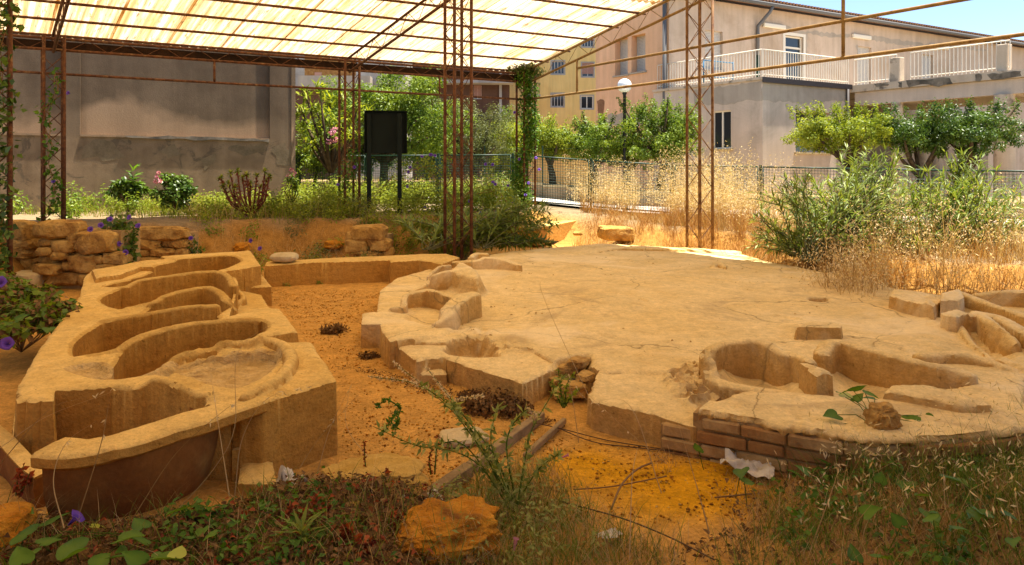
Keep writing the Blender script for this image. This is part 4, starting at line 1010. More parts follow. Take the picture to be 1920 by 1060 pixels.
col = t.mix(mr2.outputs[0], col, t.ramp(t.noise(co, 3, 5), [(.35, (.20, .14, .085)), (.65, (.27, .19, .115))]))
col = t.mix(t.math('MULTIPLY', rough_patch, mr2.outputs[0]), col, (.13, .10, .066))
col = t.mix(.4, col, t.ramp(t.noise(t.mapping(co, (3, 3, .35)), 1, 5, .6), [(.35, .6), (.6, 1.05)]), 'MULTIPLY')
fine = t.noise(co, 40, 4, .6); col = t.mix(.3, col, t.ramp(fine, [(.3, .6), (.65, 1.05)]), 'MULTIPLY')
M['stained'] = t.done(col, .95, t.bump(fine, .4, .008), 0, .05)
M['stainedplain'] = M['stained'].copy(); M['stainedplain'].name = 'stained render plain'
for nd in M['stainedplain'].node_tree.nodes:
    if nd.type == 'MIX' and tuple(round(q, 2) for q in nd.inputs['A'].default_value)[:3] == (.36, .24, .14): nd.inputs['A'].default_value = (.22, .155, .095, 1)
LZ = 6.6
p1 = fL.rect(150, 85, 506, 252); p0 = (fL.at(-200, 200)[0], fL.at(116, 200)[0], p1[2], LZ + .1)
lr = fL.at(554, 200)[0]
p1 = (p1[0], p1[1], fL.at(150, 252)[1], LZ - .3)
m = MB(); wall_open(m, LBo, ub, lr, .3, LZ, .10, [(p0[0], p0[1], p1[2], LZ - .3), p1]); m.build('wall', M['stainedplain'], LB)
m = MB(); fL.slab(m, (0.02, lr - .02, .3, LZ - .05), -.3, -.085); m.build('recessed_panel', M['stained'], LB)
m = MB(); c = fL.pt(lr - .15, 0, 0); wall_open(m, fL.pt(lr, 0, -.0), -ua, 12, .3, LZ, .1, []); m.build('wall', M['stained'], LB)
for (a, b, _, _) in (p0[:4], p1):
    m = MB(); fL.slab(m, (a + .01, b - .01, p1[2] - .05, p1[2] - .005), -.05, .035); m.build('ledge', M['stained'], LB)
m = MB(); m.prism([fL.pt(0, 0, .05), fL.pt(lr + .05, 0, .05), fL.pt(lr + .05, 0, -12), fL.pt(0, 0, -12)], LZ + .002, LZ + .2); m.build('roof', M['cement'], LB)
patch(fL, [(235, 255), (330, 256), (420, 259), (505, 262), (505, 266), (440, 265), (380, 263), (300, 260), (235, 258)], M['mould'], 'mould_stain', LB, .02, .045)
for pix in ([(150, 275), (180, 262), (215, 270), (230, 290), (200, 300), (160, 298)], [(300, 285), (330, 275), (345, 290), (320, 300)], [(430, 272), (500, 268), (500, 285), (460, 292), (432, 286)], [(505, 285), (530, 265), (550, 290), (552, 310), (520, 305)], [(378, 300), (400, 290), (405, 305), (385, 316)]):
    patch(fL, pix, M['cement_old'], 'worn_patch', LB, .07, .004)
# ------------------------------------------------------------------ beyond the shelter: road, low wall, beds, fence, lamp, sign
M['road'] = mat_noisy('pale worn concrete', (.46, .42, .35), (.55, .50, .42), 1.2, (.36, .32, .25), 2, .55, .7, .95, .3, 30)
M['lowwall'] = mat_noisy('tan retaining wall', (.30, .21, .12), (.38, .28, .17), 2.5, (.20, .14, .08), 1.5, .55, .7, .95, .5, 24)
FP = np.array([U(380, 380, .66), U(560, 383, .63), U(1080, 394, .55), U(1430, 411, .40), U(1920, 440, .2), U(2500, 480, .15)])[:, :2]
fseg = np.r_[0, np.cumsum(np.hypot(*np.diff(FP, axis=0).T))]
def fpt(s, off=0):
    p = np.array([np.interp(s, fseg, FP[:, 0]), np.interp(s, fseg, FP[:, 1])]); q = np.array([np.interp(s + .3, fseg, FP[:, 0]), np.interp(s + .3, fseg, FP[:, 1])]); r = np.array([np.interp(s - .3, fseg, FP[:, 0]), np.interp(s - .3, fseg, FP[:, 1])])
    d = q - r; d /= np.linalg.norm(d); return p + np.array([-d[1], d[0]]) * off, d
ss = np.linspace(-0, fseg[-1], 90)
V = []; offs = [.35, .9, 1.6, 2.4, 3.3, 4.3]
for s in ss:
    for o_ in offs:
        p, _ = fpt(s, o_); V.append((p[0], p[1], ZG(p[0], p[1]) + .07))
V = np.array(V); ii = np.arange(len(V)).reshape(len(ss), len(offs))
q = np.stack([ii[:-1, :-1], ii[1:, :-1], ii[1:, 1:], ii[:-1, 1:]], -1).reshape(-1, 4)
tag(link('road', npmesh('road', V, [q], True), None, M['road']), kind='structure')
LW = thing('retaining_wall', 'long low tan retaining wall with a pale coping along the path behind the fence', 'wall', (*fpt(8, 4.6)[0], .5))
m = MB(); mc = MB()
for a, b in zip(ss[:-1:3], ss[3::3]):
    (p, d), (q_, _) = fpt(a, 4.55), fpt(b, 4.55); d = q_ - p; ln = np.linalg.norm(d); d /= ln; c = (p + q_) / 2; z = ZG(*c)
    m.box((c[0], c[1], z + .15), (ln + .03, .25, .62), (*d, 0), (-d[1], d[0], 0)); mc.box((c[0], c[1], z + .50), (ln - .012, .33, .075), (*d, 0), (-d[1], d[0], 0))
m.build('wall', M['lowwall'], LW); mc.build('coping', M['palestone'], LW)
# raised bed of dry soil behind it
V = []; offs = [4.6, 5.4, 6.6, 8.5, 12]
for s in ss:
    for k, o_ in enumerate(offs):
        p, _ = fpt(s, o_); V.append((p[0], p[1], ZG(p[0], p[1]) + [.44, .55, .55, .4, -.1][k] + .05 * fbm(np.array([p[0]]), np.array([p[1]]), 8, 3)[0]))
V = np.array(V); ii = np.arange(len(V)).reshape(len(ss), len(offs))
q = np.stack([ii[:-1, :-1], ii[1:, :-1], ii[1:, 1:], ii[:-1, 1:]], -1).reshape(-1, 4)
M['bedsoil'] = mat_noisy('dry garden soil', (.40, .26, .11), (.52, .36, .17), 1.5, (.22, .15, .06), 1.1, .5, .7, 1, .8, 25, .03)
tag(link('garden_ground', npmesh('garden_ground', V, [q], True), None, M['bedsoil']), kind='structure')

# fence: each panel between two posts is a part with rails and mesh wires
FE = thing('mesh_fence', 'low dark green welded mesh fence with posts between the excavation and the path', 'fence', (*FP[2], .55))
def fence_z(p): return ZG(p[0], p[1])
posts = [fseg[1] + k * 2.05 for k in range(-1, 14)]
posts = [s for s in posts if 0 < s < fseg[-1] - .2]
H = 1.30
for s in posts:
    p, d = fpt(s); z = fence_z(p); m = MB(); m.box((p[0], p[1], z + H / 2 - .1), (.06, .05, H + .3), (*d, 0), (-d[1], d[0], 0), bev=.004); m.build('post', M['greenpaint'], FE)
for a, b in zip(posts[:-1], posts[1:]):
    p, q_ = fpt(a + .06)[0], fpt(b - .06)[0]; zp = fence_z(p); zq = fence_z(q_); d = q_ - p; L = np.linalg.norm(d)
    A3 = np.array([*p, zp]); D3 = np.array([*d, zq - zp])
    m = MB()
    for z in (.12, H): m.tube([A3 + [0, 0, z], A3 + D3 + [0, 0, z]], .021, 6)
    for t_ in (0.0, 1.0): m.tube([A3 + D3 * t_ + [0, 0, .12], A3 + D3 * t_ + [0, 0, H]], .016, 6)
    fr_ = m.build('fence_panel', M['greenpaint'], FE)
    m = MB(); n = int(L / .065)
    for k in range(1, n):
        c = A3 + D3 * k / n; m.tube([c + [0, 0, .12], c + [0, 0, H]], .0052, 3, False, False)
    for k in range(1, 17):
        z = .12 + (H - .12) * k / 17; m.tube([A3 + [0, 0, z], A3 + D3 + [0, 0, z]], .0052, 3, False, False)
    tag(m.build('mesh_wire', M['greenpaint'], fr_), kind='stuff')

# second, taller thin fence behind the garden on the left
GF = thing('garden_fence', 'faint thin wire fence with slim posts behind the low wall in the garden', 'fence', (-3, 24, .6))
m = MB()
for x in np.arange(-8.5, 2.6, 1.9):
    m2 = MB(); m2.box((x, 22.4 - .1 * x, 1.45), (.045, .045, 1.9)); m2.build('post', M['greenpaint'], GF)
for z in np.linspace(.8, 2.3, 9): m.tube([(-8.5, 23.25, z), (2.4, 22.16, z)], .004, 3, False)
tag(m.build('wire', M['greenpaint'], GF), kind='stuff')

# lamp post
lp = P(1171, 300, 22.6); LP = thing('street_lamp', 'slim black lamp post with a round white globe behind the fence', 'street lamp', (lp[0], lp[1], ZG(lp[0], lp[1]) + .4))
gz = P(1171, 161, 22.6)[2]
m = MB(); m.lathe((lp[0], lp[1], 0), [(.075, .5), (.075, .9), (.055, 1.0), (.05, gz - .3), (.075, gz - .27), (.075, gz - .19), (.1, gz - .17), (.1, gz - .155)], 14); m.build('pole', M['blackmetal'], LP)
m = MB(); rG = .235; m.lathe((lp[0], lp[1], gz), [(rG * math.sin(a), -rG * math.cos(a)) for a in np.linspace(.35, math.pi, 14)], 24); m.build('globe', M['globe'], LP)

# notice board seen from behind
sb = P(722, 300, 13.6); SG = thing('notice_board', 'dark green notice board on two posts seen from its back', 'sign', (sb[0], sb[1], .65))
s0 = P(684, 209, 13.6); s1 = P(762, 288, 13.75); d = np.array([s1[0] - s0[0], s1[1] - s0[1], 0]); L = np.linalg.norm(d); d /= L; nrm_ = np.array([d[1], -d[0], 0]); mid = (s0 + s1) / 2
m = MB(); m.box(mid, (L, .02, s0[2] - s1[2]), d, -nrm_, bev=.003); m.build('panel', M['signpaint'], SG)
for sgn in (-1, 1):
    m = MB(); m.box(mid + d * sgn * (L / 2 + .004) + nrm_ * .045, (.014, .11, s0[2] - s1[2] + .01), d, -nrm_); m.build('side_flange', M['signpaint'], SG)
m = MB(); m.box(mid + np.array([0, 0, (s0[2] - s1[2]) / 2 + .006]) + nrm_ * .045, (L + .03, .11, .014), d, -nrm_); m.build('top_flange', M['signpaint'], SG)
for px in (692, 749):
    p = P(px, 300, 13.62); m = MB(); m.box((p[0] + nrm_[0] * .06, p[1] + nrm_[1] * .06, (.5 + s0[2]) / 2 - .03), (.085, .06, s0[2] - .55), d, -nrm_, bev=.004); m.build('post', M['signpaint'], SG)

# ------------------------------------------------------------------ plants: leaf builders
M['leafmid'] = mat_leaf('garden tree leaf', (.05, .115, .008), (.26, .34, .03), .42, .45, .3)
M['leafdark'] = mat_leaf('dark glossy leaf', (.022, .062, .008), (.13, .21, .022), .34, .38, .35)
M['leafyel'] = mat_leaf('yellow green leaf', (.09, .155, .010), (.38, .42, .035), .45, .5, .25)
M['leafolive'] = mat_leaf('olive leaf', (.05, .07, .018), (.19, .20, .055), .3, .5, .25)
M['oleander'] = mat_leaf('oleander leaf', (.06, .12, .012), (.30, .36, .06), .36, .45, .3)
M['weed'] = mat_leaf('weed leaf', (.09, .15, .010), (.34, .38, .03), .4, .55, .2)
M['vineleaf'] = mat_leaf('morning glory leaf', (.035, .11, .008), (.14, .26, .018), .42, .5, .25)
M['drygrass'] = mat_leaf('dry grass', (.30, .175, .055), (.62, .45, .22), .35, .7, .1)
M['paleoat'] = mat_leaf('pale oat husk', (.55, .40, .18), (.80, .66, .40), .35, .7, .1)
M['greengrass'] = mat_leaf('green grass', (.06, .11, .012), (.24, .28, .04), .4, .55, .2)
M['deadleaf'] = mat_leaf('dead leaf', (.075, .036, .014), (.26, .145, .055), .15, .8, .1)
M['redleaf'] = mat_leaf('red withered leaf', (.16, .022, .008), (.40, .09, .022), .3, .6, .2)
M['purple'] = mat_leaf('purple petal', (.07, .03, .28), (.22, .10, .62), .35, .5, .2)
M['pink'] = mat_leaf('pink petal', (.50, .16, .28), (.75, .40, .50), .35, .5, .2)
M['magenta'] = mat_leaf('withered magenta petal', (.42, .10, .24), (.62, .28, .42), .3, .5, .2)
M['succgreen'] = mat_leaf('succulent leaf', (.09, .15, .015), (.38, .42, .05), .3, .45, .3)
M['succred'] = mat_leaf('reddish succulent leaf', (.13, .028, .012), (.28, .09, .025), .2, .5, .3)

def unit(v): return v / (np.linalg.norm(v, axis=-1, keepdims=True) + 1e-9)
def leaf_arrays(pos, dirs, nrm, L, W, var, fold=.25, curl=.15, long=False):
    """folded leaf blades; returns verts, tris, var"""
    n = len(pos); dirs = unit(dirs); side = unit(np.cross(dirs, nrm)); up = unit(np.cross(side, dirs))
    L = np.broadcast_to(L, n)[:, None]; W = np.broadcast_to(W, n)[:, None]
    mid = pos + dirs * L * .45 - up * (fold * W * .3)
    tip = pos + dirs * L - up * (curl * L)
    lm = pos + dirs * L * .42 + side * W * .5 + up * (fold * W * .4); rm = pos + dirs * L * .42 - side * W * .5 + up * (fold * W * .4)
    V = np.stack([pos, lm, mid, rm, tip], 1).reshape(-1, 3); b = np.arange(n)[:, None] * 5
    T = np.concatenate([b + [0, 2, 1], b + [1, 2, 4], b + [0, 3, 2], b + [3, 4, 2]]); return V, T, np.repeat(var, 5)
class LeafMesh:
    def __init__(s): s.V = []; s.T = []; s.var = []; s.n = 0
    def add(s, V, T, var): s.V.append(V); s.T.append(T + s.n); s.var.append(var); s.n += len(V)
    def leaves(s, pos, dirs, nrm, L, W, var, **k): s.add(*leaf_arrays(pos, dirs, nrm, L, W, var, **k))
    def build(s, name, mat, parent=None): return link(name, npmesh(name, np.vstack(s.V), [np.vstack(s.T)], False, np.concatenate(s.var)), parent, mat)
def rvec(n): return unit(rng.normal(size=(n, 3)))
def crown(blobs, n, L, W, up=.5, lm=None, inner=.35, clump=0.55):
    """leaves spread through the outer volume of many small ellipsoids; gaps stay between the clumps"""
    lm = lm or LeafMesh(); blobs = np.asarray(blobs, float); wgt = blobs[:, 3] ** 2; wgt /= wgt.sum(); k = rng.choice(len(blobs), n, p=wgt)
    d = rvec(n); r = inner + (1 - inner) * rng.random(n) ** .6
    rad = blobs[k, 3:4] * np.where(blobs.shape[1] > 4, 1, 1)
    sc3 = np.c_[rad, rad, rad * (blobs[k, 4:5] if blobs.shape[1] > 4 else .75)]
    pos = blobs[k, :3] + d * r[:, None] * sc3
    nrm = unit(d * .6 + rvec(n) * .7 + np.array([0, 0, up])); dirs = unit(d * .5 + rvec(n) * .9 - np.array([0, 0, .25])); dirs = unit(dirs - nrm * (dirs * nrm).sum(1, keepdims=True))
    var = np.clip(rng.random(len(blobs))[k] * .45 + rng.random(n) * .55, 0, 1)
    lm.leaves(pos, dirs, nrm, L * rng.uniform(.7, 1.25, n), W * rng.uniform(.75, 1.2, n), var); return lm
def subblobs(c, rx, ry, rz, n, r0, flat=.8):
    out = []
    for _ in range(n):
        d = rvec(1)[0]; f = rng.random() ** .45; out.append((c[0] + d[0] * rx * f, c[1] + d[1] * ry * f, c[2] + d[2] * rz * f, r0 * rng.uniform(.6, 1.25), flat))
    return out
def limbs(m, base, tips, r0, fork=.5):
    base = np.array(base, float); top = base + (np.mean(tips, 0) - base) * fork; bend = (base + top) / 2 + np.array([random.uniform(-.06, .06), random.uniform(-.06, .06), 0])
    m.tube([base - [0, 0, .15], bend, top], [r0 * 1.15, r0 * .9, r0 * .75], 8)
    for t_ in tips:
        t_ = np.array(t_, float); md = (top + t_) / 2 + np.array([random.uniform(-.12, .12), random.uniform(-.12, .12), random.uniform(-.02, .12)])
        m.tube([top, md, t_], [r0 * .55, r0 * .4, r0 * .15], 6)
def tree(name, label, cat, base, blobs, n, L, W, mat, r0, ntips=6, fork=.5, group=None, inner=.35):
    T = thing(name, label, cat, base, group); bl = np.asarray(blobs)
    m = MB(); tips = [bl[i][:3] for i in rng.choice(len(bl), min(ntips, len(bl)), replace=False)]; limbs(m, base, tips, r0, fork); m.build('trunk', M['bark'], T)
    crown(blobs, n, L, W, inner=inner).build('crown', mat, T); return T
def gz_at(p, extra=0): return np.array([p[0], p[1], ZG(p[0], p[1]) + extra])
# pollarded street trees behind the road: (trunk px, depth, crown px box, material, leaves)
TREES = [
 (1037, 22.9, (1000, 228, 1074, 294), 'leafyel', 5200, 'low clipped tree with yellow green crown next to the vine covered column'),
 (1113, 22.7, (1060, 222, 1160, 300), 'leafmid', 7000, 'low clipped tree with flat bright crown just left of the globe lamp'),
 (1172, 23.8, (1130, 240, 1204, 304), 'leafmid', 4500, 'thick dark trunk with thin crown standing directly behind the globe lamp'),
 (1238, 22.6, (1168, 186, 1310, 306), 'leafmid', 12000, 'tallest clipped tree with spiky upright shoots right of the globe lamp'),
 (1612, 21.8, (1480, 203, 1700, 287), 'leafyel', 12000, 'wide spreading citrus tree with bright yellow green crown in front of the wing window'),
 (1728, 21.0, (1655, 204, 1800, 292), 'leafdark', 7500, 'dark leaved citrus tree with crooked trunk in front of the canopy pillars'),
 (1812, 20.4, (1740, 197, 1910, 292), 'leafdark', 9500, 'dark glossy citrus tree reaching towards the big square pillar'),
]
for px, Yd, (x0, y0, x1, y1), mk, n, lab in TREES:
    b = P(px, 330, Yd); b = gz_at(b, .5); c = P((x0 + x1) / 2, (y0 + y1) / 2, Yd); rx = (x1 - x0) / 2 / F * Yd; rz = (y1 - y0) / 2 / F * Yd
    bl = subblobs(c, rx * (1.18 if px < 1400 else .95), rx * .6 + .4, rz * (.85 if px < 1400 else .7), int(36 + rx * 22), .25) + subblobs((c[0], c[1], c[2] - rz * (.6 if px < 1400 else .35)), rx * 1.05, rx * .5 + .3, rz * .6, int(16 + rx * 12), .22)
    for _ in range(int(6 + rx * 8)):
        d_ = rvec(1)[0]; q0 = np.array([c[0] + d_[0] * rx * 1.0, c[1] + d_[1] * .6, c[2] + rz * (.55 + .3 * rng.random())]); bl += [(*(q0 + np.array([d_[0] * .05 * k, 0, .11 * k])), .11 - .02 * k, 1.5) for k in range(4)]
    if px == 1238:
        for q in (1186, 1204, 1222, 1246, 1268, 1290, 1300): p = P(q, 188 + abs(q - 1238) * .4, Yd); bl += [(p[0], p[1], p[2] - .14 * k, .08 + .035 * k, 1.5) for k in range(6)]
        bl += subblobs(P(1238, 262, Yd), rx * .9, .9, rz * .6, 30, .3)
    tree('street_tree' if px < 1400 else 'citrus_tree', lab, 'tree', b, bl, int(n * 1.5), .09, .044, M[mk], .13 if px not in (1172,) else .18, 8, .35, 'clipped trees along the path', .25)
# garden greenery on the left
c = P(735, 212, 20.5); tree('garden_tree', 'big dense bright green tree behind the notice board', 'tree', gz_at(P(720, 380, 20.5)), subblobs(c, 2.3, 1.4, 1.45, 120, .42), 30000, .095, .046, M['leafmid'], .15, 9, .4)
c = P(885, 245, 23); tree('olive_tree', 'dusty olive green tree with fine leaves behind the tall lattice column', 'tree', gz_at(P(885, 380, 23)), subblobs(c, 1.75, 1.2, 1.2, 80, .38), 20000, .075, .028, M['leafolive'], .13, 8, .4)
c = P(655, 250, 17.6)
T = thing('frangipani_tree', 'loose tree with long bright leaves and bare forking limbs left of the notice board', 'tree', gz_at(P(620, 380, 17.6)))
m = MB(); bb = gz_at(P(622, 380, 17.6)); lm = LeafMesh()
tips = [P(x, y, 17.6 + random.uniform(-.6, .6)) for x, y in ((572, 175), (590, 200), (600, 165), (618, 190), (640, 178), (575, 235), (628, 230), (650, 215), (672, 200), (690, 215), (600, 240), (660, 250), (580, 268), (640, 262), (612, 215), (565, 205))]
limbs(m, bb, tips, .09, .35); m.build('trunk', M['bark'], T)
for tp_ in tips:
    n = 46; d = unit(rvec(n) + np.array([0, 0, .35])); lm.leaves(tp_ + rvec(n) * .13 - np.array([0, 0, .05]), d, unit(rvec(n) * .4 + [0, 0, 1]), rng.uniform(.16, .3, n), rng.uniform(.045, .07, n), rng.random(n), curl=.3)
lm.build('crown', M['leafyel'], T)
fl = LeafMesh()
for tp_ in [P(x, y, 17.1) for x, y in ((622, 250), (630, 262), (618, 266), (628, 244))]:
    n = 26; fl.leaves(tp_ + rvec(n) * .06, rvec(n), rvec(n), .06, .05, rng.random(n))
fl.build('blossoms', M['pink'], T)

for px, py, Yd, rx, rz, n, mk, lab in ((590, 268, 19.5, 1.0, .75, 6500, 'leafmid', 'round green shrub at the foot of the frangipani beside the concrete building'), (690, 268, 21.5, 1.1, .7, 6500, 'leafdark', 'dark shrub low behind the notice board'), (800, 275, 22.5, 1.2, .7, 7500, 'leafmid', 'bushy shrub under the right side of the garden tree'), (940, 272, 24, 1.2, .9, 8000, 'leafyel', 'yellow green shrub just left of the vine covered column'), (985, 240, 26, 1.2, 1.0, 8000, 'leafmid', 'taller green shrub rising behind the vine covered column')):
    c = P(px, py, Yd); T = thing('garden_shrub', lab, 'shrub', gz_at(c), 'garden shrubs behind the fence'); m = MB(); limbs(m, gz_at(c), [c + rvec(1)[0] * .4 for _ in range(4)], .05); m.build('stem', M['bark'], T)
    bl = subblobs(c, rx * .9, .8, rz * .9, 34, .3) + subblobs((c[0], c[1], c[2] - rz * .8), rx * .8, .7, rz * .5, 16, .3)
    crown(bl, n, .085, .042, inner=.25).build('foliage', M[mk], T)
# ------------------------------------------------------------------ stones and rubble walls
def icosphere(sub):
    import bmesh
    bm = bmesh.new(); bmesh.ops.create_icosphere(bm, subdivisions=sub, radius=1); v = np.array([x.co[:] for x in bm.verts]); f = np.array([[q.index for q in x.verts] for x in bm.faces]); bm.free(); return v, f
ICO2 = icosphere(2); ICO3 = icosphere(3)
def rock_mesh(name, size, boxy=.55, rough=.12, sub=2, seed=0, freq=1.6, smooth=True):
    v, f = ICO2 if sub == 2 else ICO3 if sub == 3 else icosphere(sub)
    v = np.sign(v) * np.abs(v) ** boxy; v = v / np.abs(v).max(0)
    n1 = fbm(v[:, 0] * freq + seed * 3.1, v[:, 1] * freq + v[:, 2] * freq * 1.3, 5 + seed, 4); n2 = fbm(v[:, 2] * freq - seed * 1.7, v[:, 0] * freq * .8 + v[:, 1] * freq, 15 + seed, 4)
    n3 = fbm(v[:, 0] * freq * 5 + seed, v[:, 1] * freq * 5 + v[:, 2] * freq * 6, 25 + seed, 3) if sub >= 3 else 0
    v = v * (1 + rough * 2 * (n1 + .6 * n2 + .12 * n3)[:, None])
    me = npmesh(name, v * np.array(size) / 2, [f], smooth)
    if sub >= 3: me.set_sharp_from_angle(angle=R(24))
    return me
def place(name, me, loc, mat, parent=None, rz=0., tilt=0.):
    o = link(name, me, parent, mat if not me.materials else None); o.location = loc; o.rotation_euler = (tilt, tilt * .6, rz); return o
def rubble(label, Yd, stones, core, ang=-.12, dep=.3):
    c0 = P((core[0] + core[2]) / 2, core[3], Yd); T = thing('rubble_wall', label, 'wall', (c0[0], c0[1], 0), 'low rubble walls behind the baths')
    m = MB(); a = P(core[0], core[1], Yd); b = P(core[2], core[3], Yd)
    poly = [(a[0] + .05, Yd + .10), (b[0] - .05, Yd + .10), (b[0] - .02, Yd + .5), (a[0] + .02, Yd + .5)]
    m.prism(poly, -.1, a[2] - .06); m.build('mortar_core', M['mortar'], T)
    for i, (cx, cy, w_, h_) in enumerate(stones):
        p = P(cx, cy, Yd); s = Yd / F
        place('stone', rock_mesh('stone', (w_ * s * 1.08, dep * random.uniform(.9, 1.2), h_ * s * 1.1), .5, .11, 3 if w_ > 40 else 2, random.randint(0, 99), 2.2), (p[0], p[1] + .10 + random.uniform(-.04, .05), p[2]), M['rubble'], T, random.uniform(-.08, .08), random.uniform(-.04, .04))
    return T
def fix_inverse(T):  # stones were placed in world space; keep the transform under the empty
    pass
rubble('rubble wall stub of rounded stones at the far left against the vine covered column', 8.9, [(34, 434, 52, 34), (40, 458, 46, 18), (32, 476, 50, 20), (38, 500, 48, 28), (34, 524, 54, 20), (8, 440, 30, 40), (6, 480, 30, 40), (2, 516, 30, 36)], (-10, 420, 62, 540))
rubble('tallest rubble wall of yellow stones behind the far end of the bath row', 8.7, [(106, 431, 78, 32), (72, 430, 20, 20), (178, 455, 66, 38), (212, 486, 42, 24), (86, 455, 34, 14), (120, 462, 40, 24), (84, 472, 32, 16), (85, 488, 36, 16), (113, 480, 30, 16), (153, 492, 56, 36), (92, 505, 48, 20), (124, 499, 16, 16), (187, 488, 15, 16), (200, 502, 38, 14), (112, 524, 68, 22), (158, 525, 26, 24), (193, 521, 42, 24), (140, 448, 30, 26), (75, 520, 14, 20), (225, 505, 16, 18)], (64, 425, 226, 540))
rubble('shorter rubble wall with flat layered stones right of the purple flowered vine', 10.2, [(300, 438, 96, 24), (272, 458, 58, 20), (322, 457, 48, 18), (262, 476, 40, 16), (305, 474, 48, 16), (337, 477, 20, 18), (285, 490, 60, 14), (328, 490, 40, 14), (250, 440, 20, 16)], (244, 432, 346, 500))
rubble('small rubble pile of yellow stones left of the long leaved oleander', 11.3, [(690, 438, 62, 30), (668, 462, 42, 24), (712, 460, 42, 22), (690, 480, 66, 16), (725, 474, 24, 18), (655, 446, 20, 20)], (655, 435, 730, 490))
def stone(name, label, cat, px, py, z, size, mat, rz=0, boxy=.4, rough=.1, sub=3, seed=0, group=None, tilt=0, freq=1.6):
    p = U(px, py, z); o = place(name, rock_mesh(name, size, boxy, rough, sub, seed, freq), (p[0], p[1], p[2] + size[2] * .35), M[mat], None, rz, tilt); return tag(o, label, cat, group)
stone('stone_block', 'low flat grey sandy stone block beside the bushy vine at the far left', 'stone block', 38, 540, .05, (.52, .42, .24), 'palestone', .1, .28, .04, 3, 3)
stone('stone_drum', 'small round pale stone drum standing on the low plaster wall', 'stone', 533, 489, .33, (.36, .36, .13), 'palestone', 0, .75, .04, 3, 5)
stone('stone_slab', 'tilted tan stone slab lying on the earth at the back of the platform', 'stone', 1155, 446, .22, (.68, .4, .26), 'rubble', .2, .3, .06, 3, 8, None, .06)
stone('small_rock', 'small dark rock on the bare earth behind the platform', 'rock', 1083, 441, .24, (.2, .14, .08), 'rubble', 0, .6, .1, 2, 9)
stone('earth_clod', 'big crumbly orange earth clod among the weeds at the front', 'earth clod', 842, 1046, .0, (.37, .34, .21), 'clod', .4, .6, .13, 5, 14, None, 0, 2.6)
stone('earth_lump', 'pale ochre flat lump of earth left of the weathered planks', 'earth lump', 705, 905, .0, (.46, .34, .10), 'ochre', .2, .75, .15, 4, 22, None, 0, 2.2)
stone('earth_lump', 'brown shaded lump of earth beside the lowest plank', 'earth lump', 655, 1005, .0, (.26, .26, .12), 'ochre', .2, .7, .16, 3, 24)
stone('earth_clod', 'orange earth clod at the bottom left corner beside the vine leaves', 'earth clod', -12, 1052, .02, (.26, .3, .22), 'clod', .4, .7, .14, 3, 17)
stone('flat_stone', 'pale flat stone lying under the tall weed in the middle', 'stone', 868, 826, .01, (.26, .2, .05), 'palestone', .3, .5, .1, 3, 31)
stone('flat_stone', 'weathered grey chunk sitting on the edge of the platform under the vine leaves', 'stone', 1655, 800, .25, (.13, .12, .12), 'rubble', .3, .6, .22, 4, 33, None, 0, 3.2)
GAPS = ['loose broken stone in the middle of the gap in the platform edge', 'topmost loose stone of the gap in the platform edge', 'loose stone left in the gap beside the slab corner', 'largest low stone in the gap of the platform edge', 'loose stone against the front block right of the gap', 'lowest small stone at the foot of the gap in the platform edge']
for i, (px, py, z, s) in enumerate(((1068, 700, .12, .12), (1085, 690, .15, .14), (1040, 720, .08, .10), (1075, 738, .06, .15), (1098, 715, .12, .11), (1050, 742, .04, .10))):
    stone('rubble_stone', GAPS[i], 'stone', px, py, z, (s * 1.2, s * .9, s * .55), 'rubble', i, .35, .16, 3, 40 + i, 'loose stones in the gap of the platform edge')
# earth topped slab behind the oleander
m = MB(); pts = [U(912, 413, .44), U(1078, 406, .44), U(1086, 413, .42), U(1010, 428, .40), U(915, 424, .40)]
m.prism(pts, .05, [p[2] for p in pts]); bs = m.build('concrete_slab', M['plaster'], None); tag(bs, 'low sandy concrete slab at the foot of the vine covered column', 'slab')
# pebbles
def scatter_poly(poly, n):
    poly = np.asarray(poly)[:, :2]; lo, hi = poly.min(0), poly.max(0); out = []
    while sum(len(o) for o in out) < n:
        q = rng.uniform(lo, hi, (n * 2, 2)); out.append(q[sdf_poly(q[:, 0], q[:, 1], poly) < 0])
    return np.vstack(out)[:n]
def on_ground(xy, dz=0.): return np.c_[xy, zg(xy[:, 0], xy[:, 1]) + dz]
def chips(name, poly, n, s0, s1, mat, label=None, cat=None, flat=.6, dz=0.):
    p = on_ground(scatter_poly(poly, n), dz); b = np.array([[1, 0, 0], [-.5, .87, 0], [-.5, -.87, 0], [0, 0, 1.], [0, 0, -1]]); s = s0 + (s1 - s0) * rng.random(n) ** 3
    V = (b[None] * (s[:, None, None]) * np.r_[1, 1, flat]) * rng.uniform(.6, 1.3, (n, 5, 1)); a = rng.random(n) * 6.28; c, d = np.cos(a)[:, None], np.sin(a)[:, None]
    V = np.stack([V[..., 0] * c - V[..., 1] * d, V[..., 0] * d + V[..., 1] * c, V[..., 2]], -1) + p[:, None] + np.array([0, 0, .1]) * s[:, None, None]
    t_ = np.array([[0, 1, 3], [1, 2, 3], [2, 0, 3], [1, 0, 4], [2, 1, 4], [0, 2, 4]]); T = (np.arange(n)[:, None, None] * 5 + t_).reshape(-1, 3)
    return tag(link(name, npmesh(name, V.reshape(-1, 3), [T], False), None, M[mat]), label, cat, kind='stuff')
PITW = UL([(500, 545), (740, 545), (700, 640), (1000, 780), (1100, 820), (1240, 850), (1360, 880), (1400, 980), (1000, 1000), (640, 880), (640, 720), (560, 620)], 0)
chips('pebbles', PITW, 3000, .0025, .011, 'ochre', 'small pale pebbles and crumbs on the orange earth floor', 'pebbles')
chips('earth_crumbs', PITW, 5000, .003, .014, 'clod', 'orange crumbs of earth on the excavation floor', 'earth crumbs')

